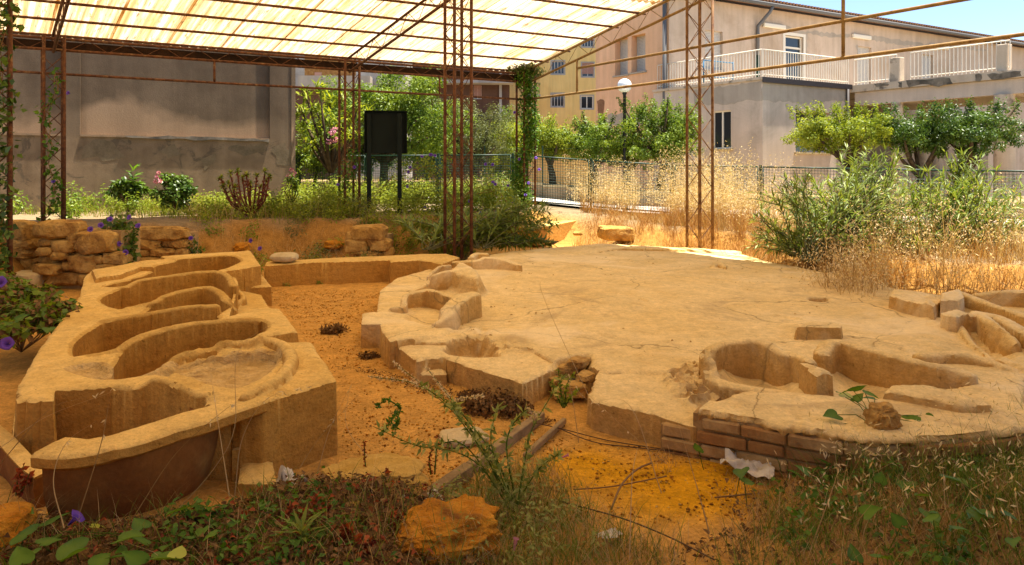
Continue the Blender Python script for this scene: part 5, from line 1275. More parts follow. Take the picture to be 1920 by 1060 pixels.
# ------------------------------------------------------------------ grasses
def blades(lm, base, h, w, lean, bend, var, levels=4):
    """curved tapering blades; lean Nx2 horizontal direction, bend 0..1"""
    n = len(base); h = np.broadcast_to(h, n); w = np.broadcast_to(w, n); bend = np.broadcast_to(bend, n)
    a = rng.random(n) * 6.28; side = np.c_[np.cos(a), np.sin(a), np.zeros(n)]; V = []; cur = base.copy(); prev = base
    for k in range(levels):
        s = k / (levels - 1)
        p = base + np.c_[lean * (h * bend * s ** 1.8)[:, None], h * s * (1 - .38 * bend * s)]
        ww = (w * (1 - s) ** .8)[:, None] * .5
        if k < levels - 1: V += [p - side * ww, p + side * ww]
        else: V += [p]
    V = np.stack(V, 1); m = V.shape[1]; b = np.arange(n)[:, None] * m; T = []
    for k in range(levels - 2):
        T += [b + [2 * k, 2 * k + 1, 2 * k + 3], b + [2 * k, 2 * k + 3, 2 * k + 2]]
    k = levels - 2; T += [b + [2 * k, 2 * k + 1, 2 * k + 2]]
    lm.add(V.reshape(-1, 3), np.concatenate(T), np.repeat(var, m)); return p
def rdir(n): a = rng.random(n) * 6.28; return np.c_[np.cos(a), np.sin(a)]
def grass(name, poly, n, h0, h1, w, mat, bend=(.1, .7), label=None, cat=None, clump=0, lm=None, dz=-.01):
    xy = scatter_poly(poly, n)
    if clump:
        cs = scatter_poly(poly, max(3, n // clump)); xy = cs[rng.integers(0, len(cs), n)] + rng.normal(size=(n, 2)) * .05
    own = lm is None; lm = lm or LeafMesh()
    h = h0 + (h1 - h0) * rng.random(n) ** 1.6; tips = blades(lm, on_ground(xy, dz), h, w * rng.uniform(.6, 1.3, n), rdir(n), rng.uniform(*bend, n), rng.random(n))
    if own: tag(lm.build(name, M[mat]), label, cat, kind='stuff')
    return tips, h
def husks(lm, tips, h, k, L, W, drop=.25):
    n = len(tips); idx = np.repeat(np.arange(n), k); base = tips[idx] - np.c_[rng.normal(size=(n * k, 2)) * .02 * 1.6, rng.random(n * k) * h[idx] * drop]
    d = unit(np.c_[rng.normal(size=(n * k, 2)) * .6, -rng.random(n * k) - .15]); lm.leaves(base, d, rvec(n * k), L * rng.uniform(.7, 1.3, n * k), W, rng.random(n * k), curl=.05)
Z = lambda pts, z: UL(pts, z)
# strip under the concrete building
STRIP = Z([(-60, 400), (120, 408), (330, 413), (560, 414), (640, 404), (640, 380), (560, 372), (300, 368), (60, 366), (-60, 366)], .66)
grass('wild_grass', STRIP, 14000, .10, .42, .012, 'weed', (.1, .8), 'sunlit yellow green weeds growing in the strip below the concrete building', 'grass')
grass('dry_grass', STRIP, 6000, .06, .30, .008, 'drygrass', (.1, .9), 'short dry straw between the weeds below the concrete building', 'grass')
# leafy weeds at the back
def leafy(name, poly, n, h, L, W, mat, label, cat, blob=.22, nb=60, dz=.05, kind='stuff'):
    c = on_ground(scatter_poly(poly, nb), 0); bl = [(p[0], p[1], p[2] + h * random.uniform(.2, 1) * .5, blob * random.uniform(.6, 1.3), h / blob * .5) for p in c]
    return tag(crown(bl, n, L, W, up=.7, inner=.15).build(name, M[mat]), label, cat, kind=kind)
BACKW = Z([(500, 408), (640, 402), (830, 400), (960, 396), (960, 380), (830, 372), (640, 372), (540, 376)], .68)
leafy('ground_weeds', BACKW, 34000, .80, .055, .032, 'weed', 'bright yellow green leafy weeds around the notice board posts', 'weeds', .25, 220)
leafy('ground_weeds', Z([(840, 410), (960, 405), (1000, 392), (980, 380), (840, 384)], .68), 12000, .95, .05, .03, 'leafmid', 'green leafy weeds at the foot of the vine covered column', 'weeds', .24, 50)
leafy('ground_weeds', Z([(20, 408), (250, 412), (250, 385), (120, 378), (20, 378)], .68), 9000, .7, .06, .04, 'leafmid', 'green leafy weeds behind the leftmost lattice columns', 'weeds', .2, 46)
leafy('ground_weeds', Z([(150, 400), (560, 405), (560, 385), (250, 378)], .68), 13000, .5, .055, .03, 'weed', 'low light green weeds in front of the flowering bush', 'weeds', .17, 80)
leafy('ground_weeds', Z([(360, 412), (560, 416), (700, 412), (870, 412), (870, 436), (700, 432), (520, 430), (380, 426)], .5), 16000, .5, .05, .028, 'weed', 'green weeds spilling over the edge of the earth bank', 'weeds', .2, 130)
# slope of the bank
BANK = Z([(345, 425), (520, 425), (680, 415), (740, 440), (680, 470), (520, 478), (360, 470)], .35)
t2 = LeafMesh(); tips, hh = grass('x', BANK, 1300, .15, .6, .007, 'drygrass', (.1, .9), lm=t2); husks(t2, tips, hh, 3, .018, .006); tag(t2.build('dry_grass', M['drygrass']), 'thin dry grass hanging on the orange earth bank', 'grass', kind='stuff')
leafy('bank_weeds', Z([(540, 425), (680, 418), (740, 445), (680, 474), (560, 474)], .35), 5200, .4, .055, .02, 'leafolive', 'tangled olive green weeds on the bank behind the low plaster wall', 'weeds', .17, 50)
leafy('bank_weeds', BANK, 8000, .3, .05, .028, 'weed', 'sparse green weeds on the orange earth bank', 'weeds', .15, 110)
CLODS = ["orange clod of the bank directly below the succulent's left half", 'orange clod of the bank above the left end of the low plaster wall', 'orange clod of the bank beside the low purple flowered vine', 'orange clod of the bank just above the round stone drum', 'orange clod highest on the bank under the succulent', 'small orange clod high on the bank left of the succulent', 'small orange clod high on the bank right of the succulent', 'orange clod of the bank nearest the small rubble pile', 'low orange clod at the bank foot behind the rear bath', 'orange clod at the foot of the small rubble pile']
for i, (px, py, s) in enumerate(((430, 462, .4), (505, 455, .36), (380, 452, .3), (560, 458, .34), (470, 442, .3), (405, 440, .3), (535, 440, .26), (600, 450, .3), (455, 470, .26), (625, 465, .25))):
    stone('earth_clod', CLODS[i], 'earth clod', px, py, .22, (s * 1.3, s, s * .6), 'clod', i, .7, .16, 3, 60 + i, 'orange clods in the earth bank', 0, 2.2)
# dry grass on the right, with oat plumes
DRYR = Z([(1060, 458), (1130, 462), (1370, 476), (1500, 500), (1660, 535), (1760, 560), (1940, 575), (2100, 560), (2050, 470), (1900, 455), (1600, 440), (1240, 428), (1085, 428)], .25)
t2 = LeafMesh(); grass('x', DRYR, 16000, .06, .36, .008, 'drygrass', (.15, 1.), lm=t2); tag(t2.build('dry_grass', M['drygrass']), 'dense dry golden grass along the right edge of the platform', 'grass', kind='stuff')
t2 = LeafMesh(); grass('x', Z([(1235, 418), (1430, 425), (1460, 478), (1380, 474), (1250, 462)], .25), 4200, .15, .75, .009, 'drygrass', (.15, .9), lm=t2, clump=12); grass('x', Z([(1090, 410), (1235, 415), (1235, 440), (1100, 436)], .3), 1500, .12, .6, .009, 'drygrass', (.15, .9), lm=t2, clump=12); grass('x', Z([(1430, 440), (1920, 470), (1950, 565), (1760, 560), (1640, 530), (1480, 490)], .25), 2600, .2, .8, .007, 'drygrass', (.15, .9), lm=t2, clump=10)
M['strawbrown'] = mat_leaf('brown straw', (.24, .10, .025), (.50, .28, .09), .3, .7, .1)
tag(t2.build('dry_grass', M['strawbrown']), 'clumps of coarse brown straw around the foot of the right lattice column', 'grass', kind='stuff')
t2 = LeafMesh(); t3 = LeafMesh()
for poly, n, h0, h1 in ((Z([(1085, 420), (1200, 425), (1200, 405), (1085, 405)], .3), 420, .6, 1.7), (Z([(1260, 440), (1420, 455), (1420, 418), (1240, 412)], .25), 900, .7, 2.0), (Z([(1420, 470), (1640, 510), (1700, 440), (1430, 420)], .25), 1100, .4, 1.35), (Z([(1560, 520), (1900, 565), (1960, 460), (1600, 430)], .25), 1000, .4, 1.3), (Z([(1540, 545), (1660, 560), (1660, 535), (1550, 515)], .22), 260, .5, 1.15), (Z([(880, 400), (1000, 402), (1000, 385), (880, 380)], .6), 60, .6, 1.2)):
    tips, hh = grass('x', poly, n, h0, h1, .0085, 'drygrass', (.1, .6), lm=t2, clump=14); husks(t3, tips, hh, 24 if h1 > 1.5 else 6, .042, .013, .42)
tag(t2.build('oat_stems', M['drygrass']), 'tall thin dry oat stems standing right of the platform', 'grass', kind='stuff'); tag(t3.build('oat_plumes', M['paleoat']), 'pale feathery oat husks on the tall dry stems', 'grass', kind='stuff')
grass('dry_grass', Z([(1090, 395), (2000, 436), (2000, 425), (1500, 402), (1090, 385)], .45), 500, .06, .2, .008, 'drygrass', (.1, .8), 'dry straw along the foot of the mesh fence', 'grass')
bedp = np.array([fpt(s, 4.9)[0] for s in np.linspace(2, 19, 8)] + [fpt(s, 7.5)[0] for s in np.linspace(19, 2, 8)])
xy = scatter_poly(bedp, 1500); t2 = LeafMesh(); blades(t2, np.c_[xy, zg(xy[:, 0], xy[:, 1]) + .5], rng.uniform(.06, .3, 1500), .012, rdir(1500), rng.uniform(.1, .8, 1500), rng.random(1500)); tag(t2.build('dry_grass', M['drygrass']), 'dry straw on the raised garden bed under the trees', 'grass', kind='stuff')

M['greenstem'] = mat_plain('green brown stem', (.09, .085, .03), .8)
# ------------------------------------------------------------------ oleanders: long narrow leaves in whorls on many stems
def oleander(name, label, bases, tips, nper, L, W, mat, cat='shrub', stems=True):
    b0 = np.mean(bases, 0); T = thing(name, label, cat, b0); m = MB(); lm = LeafMesh()
    for i, tp_ in enumerate(tips):
        b = np.array(bases[i % len(bases)]) + np.array([random.uniform(-.1, .1), random.uniform(-.1, .1), 0]); tp_ = np.array(tp_); md = (b + tp_) / 2 + np.array([random.uniform(-.06, .06), random.uniform(-.06, .06), .10 * np.linalg.norm(tp_ - b)])
        pts = [b * (1 - s) ** 2 + 2 * md * s * (1 - s) + tp_ * s * s for s in np.linspace(0, 1, 6)]; m.tube(pts, [.008, .007, .006, .005, .004, .003], 5, False)
        s = .12 + .88 * rng.random(nper) ** .75; P_ = b[None] * ((1 - s) ** 2)[:, None] + 2 * md[None] * (s * (1 - s))[:, None] + tp_[None] * (s * s)[:, None]
        ax = unit((tp_ - md)[None]); d = unit(rvec(nper) * .8 + ax * .9 + np.array([0, 0, .15])); lm.leaves(P_, d, unit(rvec(nper) * .5 + [0, 0, 1]), L * rng.uniform(.6, 1.2, nper), W * rng.uniform(.8, 1.2, nper), np.clip(.25 * rng.random() + .75 * rng.random(nper), 0, 1), curl=.18)
    tag(m.build('stems', M['greenstem'], T), kind='stuff'); lm.build('leaves', M[mat], T); return T
tips = [P(x, y, Yd) for x, y, Yd in [(random.uniform(1405, 1620), random.uniform(325, 470), random.uniform(9.4, 11.2)) for _ in range(120)]] + [P(random.uniform(1560, 1700), random.uniform(275, 420), random.uniform(10, 11.4)) for _ in range(70)] + [P(random.uniform(1640, 1760), random.uniform(340, 470), random.uniform(9.6, 11)) for _ in range(60)]
oleander('oleander', 'big oleander with long narrow grey green leaves in dry grass right of the lattice column', [U(1520, 490, .28), U(1580, 485, .28), U(1620, 470, .28), U(1490, 480, .28)], tips, 30, .19, .025, 'oleander')
tips = [P(random.uniform(1700, 1940), random.uniform(315, 470), random.uniform(9.4, 11.4)) for _ in range(120)] + [P(random.uniform(1770, 1850), random.uniform(278, 330), 10.6) for _ in range(22)]
oleander('oleander', 'taller green oleander in front of the citrus trees and the big pillar', [U(1790, 480, .25), U(1830, 475, .25), U(1760, 490, .25)], tips, 30, .19, .025, 'oleander')
tips = [P(random.uniform(740, 900), random.uniform(395, 452), random.uniform(11.6, 12.8)) for _ in range(34)] + [P(random.uniform(900, 1045), random.uniform(375, 462), random.uniform(11.6, 12.8)) for _ in range(40)]
oleander('oleander', 'low spreading dark oleander behind the tall lattice column on the platform', [U(800, 468, .3), U(900, 465, .3), U(960, 460, .3), U(860, 462, .3)], tips, 70, .20, .032, 'oleander')

# ------------------------------------------------------------------ morning glory: flowers, vines on the columns and walls
def flower_mesh(r, L, tube_r=.25):
    V = []; F_ = []; n = 10
    for k, (rr, z) in enumerate(((tube_r * r * .4, 0), (tube_r * r, L * .6), (r * .6, L * .86), (r, L), (r * .96, L * .97))):
        for i in range(n):
            a = 6.283 * i / n; w_ = 1 + .06 * math.cos(a * 5) * (k > 2); V.append((rr * w_ * math.cos(a), rr * w_ * math.sin(a), z))
    for k in range(4):
        for i in range(n): F_.append((k * n + i, k * n + (i + 1) % n, (k + 1) * n + (i + 1) % n, (k + 1) * n + i))
    return np.array(V), np.array(F_)
fv, ff = flower_mesh(.035, .05); FLW = npmesh('flower', fv, [ff], True, var=np.repeat([0, .2, .5, 1, 1], 10)); FLW.materials.append(M['purple'])
def flower(parent, p, s=1., d=None, me=None):
    o = link('flower', me or FLW, parent); o.location = p; d = Vector(d if d is not None else (random.uniform(-.5, .5), -1, random.uniform(0, .8))); o.rotation_euler = d.to_track_quat('Z', 'Y').to_euler(); o.scale = (s, s, s); return o
def heart(sx=1.):
    o = [(0, 0), (.10, -.10), (.28, -.16), (.44, -.05), (.50, .14), (.44, .38), (.28, .66), (.10, .92), (0, 1.08)]
    L_ = [(-x, y) for x, y in o[1:-1]]; ctr = [(0, 0.0), (0, .25), (0, .55), (0, .82), (0, 1.08)]
    V = []; 
    for x, y in o: V.append((x, y, .10 * abs(x) ** 1.3 - .10 * y * y + .02 * math.sin(9 * y + x * 7)))
    for x, y in L_: V.append((x, y, .10 * abs(x) ** 1.3 - .10 * y * y + .02 * math.sin(9 * y - x * 7)))
    for x, y in ctr[1:4]: V.append((x, y, -.03 - .10 * y * y))
    c = [0, 16, 17, 18, 8]; Rr = list(range(0, 9)); Ll = [0] + list(range(9, 16)) + [8]
    F_ = []
    for side, S in ((0, Rr), (1, Ll)):
        loc = [(S[0], S[1], c[1]), (S[1], S[2], c[1]), (S[2], S[3], c[1]), (S[3], S[4], c[1]), (S[4], S[5], c[2]), (S[4], c[2], c[1]), (S[5], S[6], c[2]), (S[6], S[7], c[3]), (S[6], c[3], c[2]), (S[7], S[8], c[3])]
        F_ += [q if side == 0 else q[::-1] for q in loc]
    return np.array(V), np.array(F_)
hv, hf = heart(); HL = []
for i in range(4):
    me = npmesh('leaf', hv * np.array([1, .95, 1 + .5 * i]), [hf], True, var=np.clip(.05 + .2 * i + .15 * rng.random(len(hv)) + .45 * (np.abs(hv[:, 0]) < .02), 0, 1)); me.materials.append(M['vineleaf']); HL.append(me)
HLY = npmesh('leaf', hv, [hf], True, var=np.full(len(hv), 1.)); HLY.materials.append(M['succgreen'])
def vleaf(parent, p, s, face=None, me=None, rz=None):
    o = link('leaf', me or random.choice(HL), parent); o.location = p; o.scale = (s, s, s)
    o.rotation_euler = (random.uniform(-.2, .75), random.uniform(-.4, .4), rz if rz is not None else random.uniform(0, 6.28)); return o
def vine_cloud(name, label, cat, pts, n, L, mat, flowers=(), rad=.12, stem=True, fs=1., base=None):
    """pts: list of world points the vine runs through"""
    pts = [np.array(p, float) for p in pts]; T = thing(name, label, cat, base if base is not None else pts[0]); m = MB(); lm = LeafMesh()
    for _ in range(3 if stem else 1): m.tube([p + rvec(1)[0] * rad * .5 for p in pts], .006, 4, False)
    tag(m.build('stems', M['drystem'], T), kind='stuff'); k = rng.integers(0, len(pts) - 1, n); t_ = rng.random(n)[:, None]; A3 = np.array(pts); c = A3[k] * (1 - t_) + A3[k + 1] * t_ + rvec(n) * (rad * rng.random(n) ** .5)[:, None]
    lm.leaves(c, unit(rvec(n) + [0, -.4, -.3]), unit(rvec(n) * .6 + [0, -.5, .7]), L * rng.uniform(.5, 1.2, n), L * .8 * rng.uniform(.6, 1.1, n), rng.random(n)); lm.build('leaves', M[mat], T)
    for f in flowers: flower(T, f, fs)
    return T
c = CORN; w0 = np.array([c[0], c[1], .7])
vp = [w0 + np.array([random.uniform(-.2, .2), -.12 + random.uniform(-.1, .1), z]) for z in np.linspace(0, 3.3, 12)]
vine_cloud('column_vine', 'thick vine with small leaves and purple flowers wrapping the corner lattice column', 'vine', vp, 3600, .075, 'vineleaf', [P(x, y, c[1] - .45) for x, y in ((966, 212), (1012, 320), (1004, 298), (960, 382), (985, 368), (952, 350), (1003, 118), (990, 345), (975, 300))], .24, base=(c[0] + .0, c[1] - .5, .7))
crown([(*(w0 + [0, 0, 3.25]), .33, .6), (*(w0 + [.25, 0, 3.15]), .2, .7), (*(w0 + [-.25, 0, 3.2]), .22, .6)], 700, .075, .05).build('vine_crown', M['leafolive'], bpy.data.objects['column_vine'])
c = CV; vp = [np.array([c[0] + .12 + random.uniform(-.1, .1), c[1] - .1, z]) for z in np.linspace(.1, 5, 16)]
vine_cloud('column_vine', 'dark hanging vine covering the leftmost lattice column', 'vine', vp, 900, .11, 'leafdark', [], .22, base=(c[0], c[1] - .5, .1))
c = LEFT; vp = [np.array([c[0] + .05 + random.uniform(-.12, .12), c[1] - .15, z]) for z in np.linspace(.7, 3.2, 9)]
vine_cloud('column_vine', 'thin sparse vine climbing the lattice column before the concrete wall', 'vine', vp, 190, .10, 'vineleaf', [P(132, 176, c[1] - .2), P(102, 343, c[1] - .2)], .12, base=(c[0], c[1] - .5, .7))
for c, n in ((P655, 60),):
    vp = [np.array([c[0] + random.uniform(-.12, .12), c[1] - .15, z]) for z in np.linspace(.7, 2.0, 5)]
    vine_cloud('column_vine', 'few vine leaves and purple blooms at the foot of the slim back column', 'vine', vp, 260, .07, 'vineleaf', [P(664, 314, c[1] - .25), P(634, 349, c[1] - .25)], .2, base=(c[0], c[1] - .5, .7))
vine_cloud('wall_vine', 'green morning glory with purple blooms hanging between the two rubble walls', 'vine', [P(205, 418, 9.1), P(235, 430, 9.0), P(238, 455, 8.95), P(228, 478, 8.9), P(240, 496, 8.9)], 520, .085, 'leafdark', [P(x, y, 8.75) for x, y in ((172, 432), (230, 457), (238, 473), (208, 414), (262, 427), (190, 425), (248, 410))], .17, fs=1.05)
vine_cloud('wall_vine', 'low green vine with purple blooms on the earth bank beside the short rubble wall', 'vine', [P(330, 440, 10.6), P(352, 455, 10.5), P(365, 478, 10.4)], 300, .06, 'leafdark', [P(x, y, 10.3) for x, y in ((338, 444), (358, 449), (474, 452), (490, 468))], .17)
vine_cloud('ground_vine', 'green climbing weed with scattered purple blooms along the mesh fence', 'vine', [P(x, y, 14.6) for x, y in ((690, 372), (740, 340), (800, 300), (830, 330), (770, 375), (860, 380), (930, 345), (950, 385))], 1300, .06, 'weed', [P(x, y, 14.2) for x, y in ((810, 292), (806, 291), (815, 293), (790, 296), (770, 316), (768, 324), (764, 352), (797, 388), (804, 395), (912, 309), (924, 344), (900, 400), (880, 378), (696, 390), (700, 410), (845, 402), (930, 346), (925, 310))], .32, base=(-2, 14.6, .7))
# flowering bush, leafy herb and succulent before the concrete wall
def bush(name, label, cat, px, py, Yd, rx, rz, n, L, W, mat, nb=26, fl=None, group=None):
    c = P(px, py, Yd); T = thing(name, label, cat, gz_at(c), group); m = MB(); limbs(m, gz_at(c), [c + rvec(1)[0] * rx * .4 for _ in range(5)], .03, .3); m.build('stems', M['bark'], T)
    crown(subblobs(c, rx * .9, rx * .5, rz * .85, nb, rx * .3), n, L, W, inner=.2).build('foliage', M[mat], T)
    if fl:
        lm = LeafMesh()
        for p in fl: k = 26; lm.leaves(np.array(p) + rvec(k) * .03, rvec(k), rvec(k), .035, .03, rng.random(k))
        lm.build('blossoms', M['pink'], T)
    return T
bush('flowering_bush', 'dark green rounded bush with pink blossom heads by the concrete wall', 'bush', 328, 358, 13.4, .48, .33, 2600, .075, .05, 'leafdark', 26, [P(x, y, 12.95) for x, y in ((297, 324), (300, 340), (294, 332), (292, 341))])
bush('leafy_herb', 'dark leafy herb with an upright leafy tip left of the flowering bush', 'herb', 240, 358, 13.4, .36, .34, 1500, .10, .05, 'leafdark', 18)
T = bpy.data.objects['leafy_herb']; lm = LeafMesh(); p = P(250, 325, 13.2); n = 40; lm.leaves(np.tile(p, (n, 1)) + np.c_[np.zeros((n, 2)), rng.uniform(-.25, .1, n)], unit(rvec(n) * [1, 1, .3] + [0, 0, .4]), unit(rvec(n) * .3 + [0, 0, 1]), .22, .05, rng.random(n)); lm.build('upright_tip', M['vineleaf'], T)
bush('flowering_herb', 'small pink flowered herb at the corner of the concrete building', 'herb', 548, 340, 13.9, .14, .28, 300, .07, .03, 'leafmid', 10, [P(x, y, 13.7) for x, y in ((546, 318), (552, 326), (541, 330))])
sc_b = gz_at(P(472, 410, 12.6)); T = thing('succulent_shrub', 'branching succulent with red brown stems and yellow green leaf rosettes', 'succulent', sc_b)
for px, py in ((414, 335), (428, 345), (432, 325), (445, 322), (455, 335), (462, 328), (482, 330), (497, 322), (500, 340), (440, 352), (488, 350), (418, 350), (470, 345), (505, 332)):
    m = MB(); lg = LeafMesh(); lr_ = LeafMesh(); tp_ = P(px, py, 12.6 + random.uniform(-.25, .25)); md = sc_b + (tp_ - sc_b) * .5 + np.array([(tp_ - sc_b)[0] * .22, 0, -.05]); m.tube([sc_b, md, tp_], [.022, .017, .012], 6); st = m.build('stem', M['succred'], T)
    n = 26; s = rng.random(n); lr_.leaves(md + (tp_ - md) * s[:, None], unit(rvec(n) + [0, 0, .6]), rvec(n), .07, .03, rng.random(n)); lr_.build('red_leaves', M['succred'], st)
    n = 24; lg.leaves(np.tile(tp_, (n, 1)), unit(rvec(n) + [0, 0, .5]), unit(rvec(n) * .3 + [0, 0, 1]), .10, .032, rng.random(n)); lg.build('rosette', M['succgreen'], T)
# ------------------------------------------------------------------ foreground
# bushy vine at the far left beside the baths
T = thing('bushy_vine', 'bushy morning glory with drying leaves spilling over the ground left of the bath row', 'vine', U(60, 620, .05)); lm = LeafMesh(); l2 = LeafMesh(); m = MB()
bl = []
for px, py, Yd, r in ((15, 560, 5.6, .2), (50, 565, 5.7, .2), (85, 570, 5.7, .17), (115, 580, 5.6, .13), (20, 590, 5.2, .2), (60, 595, 5.3, .18), (95, 600, 5.3, .13), (30, 545, 6.0, .16), (75, 548, 6.0, .14), (-20, 580, 5.3, .25), (-20, 540, 5.6, .25), (20, 620, 5.0, .15), (135, 575, 5.7, .06)):
    p = P(px, py, Yd); bl.append((*p, r, .6)); m.tube([U(40, 660, .05), (U(40, 660, .05) + p) / 2 + rvec(1)[0] * .05, p], .006, 4, False)
tag(m.build('stems', M['drystem'], T), kind='stuff')
crown(bl, 1500, .065, .05, up=.5, inner=.1).build('leaves', M['leafmid'], T); crown(bl, 1300, .06, .04, up=.3, inner=.1).build('dry_leaves', M['deadleaf'], T)
for px, py, s in ((30, 600, .09), (60, 597, .07), (92, 615, .09), (50, 525, .07), (108, 538, .06), (15, 605, .08), (130, 565, .05), (70, 560, .06)):
    vleaf(T, P(px, py, 4.95), s)
flower(T, P(18, 645, 4.6), 1.25, (.4, -1, .3)); flower(T, P(3, 533, 5.2), 1.3, (.5, -1, .5))
# sprawling vine at the bottom left: every large leaf a part
T = thing('morning_glory', 'creeping morning glory with large heart shaped leaves along the bottom left edge', 'vine', U(170, 1030, .1)); m = MB()
lv = ((52, 1004, 56), (84, 985, 46), (142, 1034, 60), (108, 1010, 26), (222, 1012, 52), (268, 990, 38), (206, 1046, 50), (286, 1046, 62), (343, 955, 40), (362, 966, 30), (393, 950, 30), (276, 1020, 40), (380, 992, 26), (42, 1056, 44), (46, 962, 28), (172, 986, 26), (76, 1020, 40), (120, 1050, 40), (240, 1034, 34), (315, 1022, 32), (20, 965, 26), (330, 1045, 36), (405, 1000, 26), (430, 985, 22), (180, 1060, 40), (60, 1040, 36), (265, 1058, 46), (350, 1010, 24), (430, 1030, 30), (465, 1010, 24))
for i, (px, py, s) in enumerate(lv):
    z = ZG(*U(px, py + 14, .1)[:2]) + random.uniform(.05, .13); p = U(px, py, z); vleaf(T, p, s * p[1] / F * .95, None, HLY if i in (15, 21) else None)
    g = U(px + random.uniform(-30, 30), py + 30, z - .12); m.tube([g, (g + p) / 2 + rvec(1)[0] * .02, p], .0022, 4, False)
for k in range(9):
    a = U(random.uniform(0, 420), random.uniform(960, 1060), .12); b = U(a[0] * 0 + random.uniform(0, 450), random.uniform(960, 1060), .14); m.tube([a, (a + b) / 2 + [0, 0, .04], b], .002, 4, False)
tag(m.build('stems', M['weed'], T), kind='stuff')
f = flower(T, U(128, 985, .14), .9, (.75, .25, .75))
fl2v, fl2f = flower_mesh(.028, .06, .45); FLM = npmesh('flower', fl2v, [fl2f], True, var=np.repeat([.2, .4, .6, 1, 1], 10)); FLM.materials.append(M['magenta'])
def wither(label, px, py, z, d, s=1.):
    o = link('fallen_flower', FLM); o.location = U(px, py, z); o.rotation_euler = Vector(d).to_track_quat('Z', 'Y').to_euler(); o.scale = (s * .45, s * .45, s); tag(o, label, 'flower')
wither('withered magenta blossom lying on the orange sand by the thin lath', 1050, 860, .02, (1, .2, .35), .8)
wither('withered pink blossom standing at the bottom edge right of the big clod', 962, 1040, .06, (.2, .1, 1), 1.)
wither('withered violet blossom among the grass at the foot of the brick edge', 1716, 862, .12, (.1, -.1, 1), .9)
T = thing('morning_glory', 'small vine with bright leaves growing around the grey chunk on the platform edge', 'vine', U(1620, 770, .25)); m = MB()
for px, py, z, s in ((1600, 733, .36, 34), (1622, 737, .34, 26), (1585, 745, .32, 26), (1570, 778, .28, 34), (1640, 748, .3, 24), (1670, 795, .26, 44), (1716, 792, .25, 38), (1528, 812, .2, 26), (1605, 752, .31, 26), (1580, 736, .34, 24), (1735, 780, .25, 24)):
    p = U(px, py, z); vleaf(T, p, s * p[1] / F * .95, None, HLY if px == 1585 else None); g = U(1640, 800, .23); m.tube([g, (g + p) / 2 + [0, 0, .03], p], .002, 4, False)
tag(m.build('stems', M['weed'], T), kind='stuff')
T = thing('ground_vine', 'sparse vine leaves scattered through the dry grass at the bottom right', 'vine', U(1700, 950, .12)); m = MB()
for px, py, s in ((1390, 880, 34), (1396, 905, 30), (1310, 846, 24), (1505, 870, 26), (1480, 882, 26), (1515, 888, 28), (1552, 870, 26), (1700, 905, 36), (1712, 915, 28), (1765, 893, 36), (1790, 900, 30), (1740, 960, 40), (1750, 975, 34), (1830, 958, 36), (1845, 965, 40), (1880, 960, 28), (1620, 965, 36), (1645, 1045, 40), (1700, 1035, 36), (1605, 1050, 34), (1690, 985, 30), (1785, 990, 30), (1650, 905, 26), (1900, 1010, 30), (1560, 855, 24), (1735, 930, 28)):
    z = ZG(*U(px, py, .1)[:2]) + random.uniform(.05, .14); p = U(px, py, z); vleaf(T, p, s * p[1] / F * .95); g = p + np.array([random.uniform(-.05, .05), random.uniform(-.05, .05), -.14]); m.tube([g, p], .002, 4, False)
tag(m.build('stems', M['weed'], T), kind='stuff')

# leaf litter, grass and straw
LF = LEFTFG; LFV = U(200, 1000, .1)
def litter(name, poly, n, s0, s1, mat, label, dz=.02):
    p = on_ground(scatter_poly(poly, n), 0) + np.c_[np.zeros((n, 2)), dz * rng.random(n)]; lm = LeafMesh(); L = rng.uniform(s0, s1, n)
    lm.leaves(p, unit(rvec(n) * [1, 1, .35]), unit(rvec(n) * .7 + [0, 0, 1]), L, L * rng.uniform(.35, .7, n), rng.random(n), fold=.5, curl=.35); return tag(lm.build(name, M[mat]), label, 'leaf litter', kind='stuff')
LFP = Z([(-120, 930), (60, 965), (200, 985), (400, 958), (480, 925), (620, 905), (760, 905), (900, 965), (960, 1120), (-200, 1120)], .08)
litter('leaf_litter', LFP, 5600, .015, .042, 'deadleaf', 'brown dead leaves covering the ground along the bottom left', .05)
litter('red_litter', LFP, 450, .015, .04, 'redleaf', 'reddish withered leaves among the brown litter at the bottom left', .07)
RFP = Z([(1330, 870), (1500, 855), (1660, 862), (1920, 815), (2100, 820), (2100, 1120), (1080, 1120), (1200, 1010), (1400, 950)], .1)
litter('leaf_litter', RFP, 3000, .012, .035, 'deadleaf', 'brown leaf crumbs under the dry grass at the bottom right', .03)
litter('leaf_litter', Z([(640, 690), (720, 700), (1000, 775), (1060, 800), (980, 800), (800, 740)], 0), 700, .012, .03, 'deadleaf', 'brown leaf crumbs along the foot of the platform', .02)
litter('leaf_litter', PITW, 420, .008, .022, 'deadleaf', 'few brown leaf crumbs strewn over the orange floor', .01)
t2 = LeafMesh(); grass('x', RFP, 5200, .04, .18, .003, 'drygrass', (.3, 1.), lm=t2, clump=9); tag(t2.build('dry_grass', M['drygrass']), 'matted dry golden grass over the ground at the bottom right', 'grass', kind='stuff')
RG = Z([(1480, 845), (1640, 830), (1760, 825), (1920, 790), (2100, 800), (2100, 1000), (1900, 980), (1700, 930), (1560, 900)], .1)
grass('green_grass', RG, 3400, .08, .32, .0045, 'greengrass', (.15, .9), 'fresh green grass blades at the foot of the brick edge on the right', 'grass', 10)
grass('green_grass', Z([(1450, 920), (2100, 940), (2100, 1120), (1300, 1120)], .1), 2400, .06, .22, .004, 'greengrass', (.3, 1.), 'thin green grass mixed into the straw at the bottom right corner', 'grass', 7)
t2 = LeafMesh(); t3 = LeafMesh(); tips, hh = grass('x', Z([(1500, 850), (1920, 800), (2050, 820), (2050, 1050), (1550, 1050)], .1), 130, .2, .5, .003, 'drygrass', (.3, .9), lm=t2); husks(t3, tips, hh, 5, .032, .0075, .3)
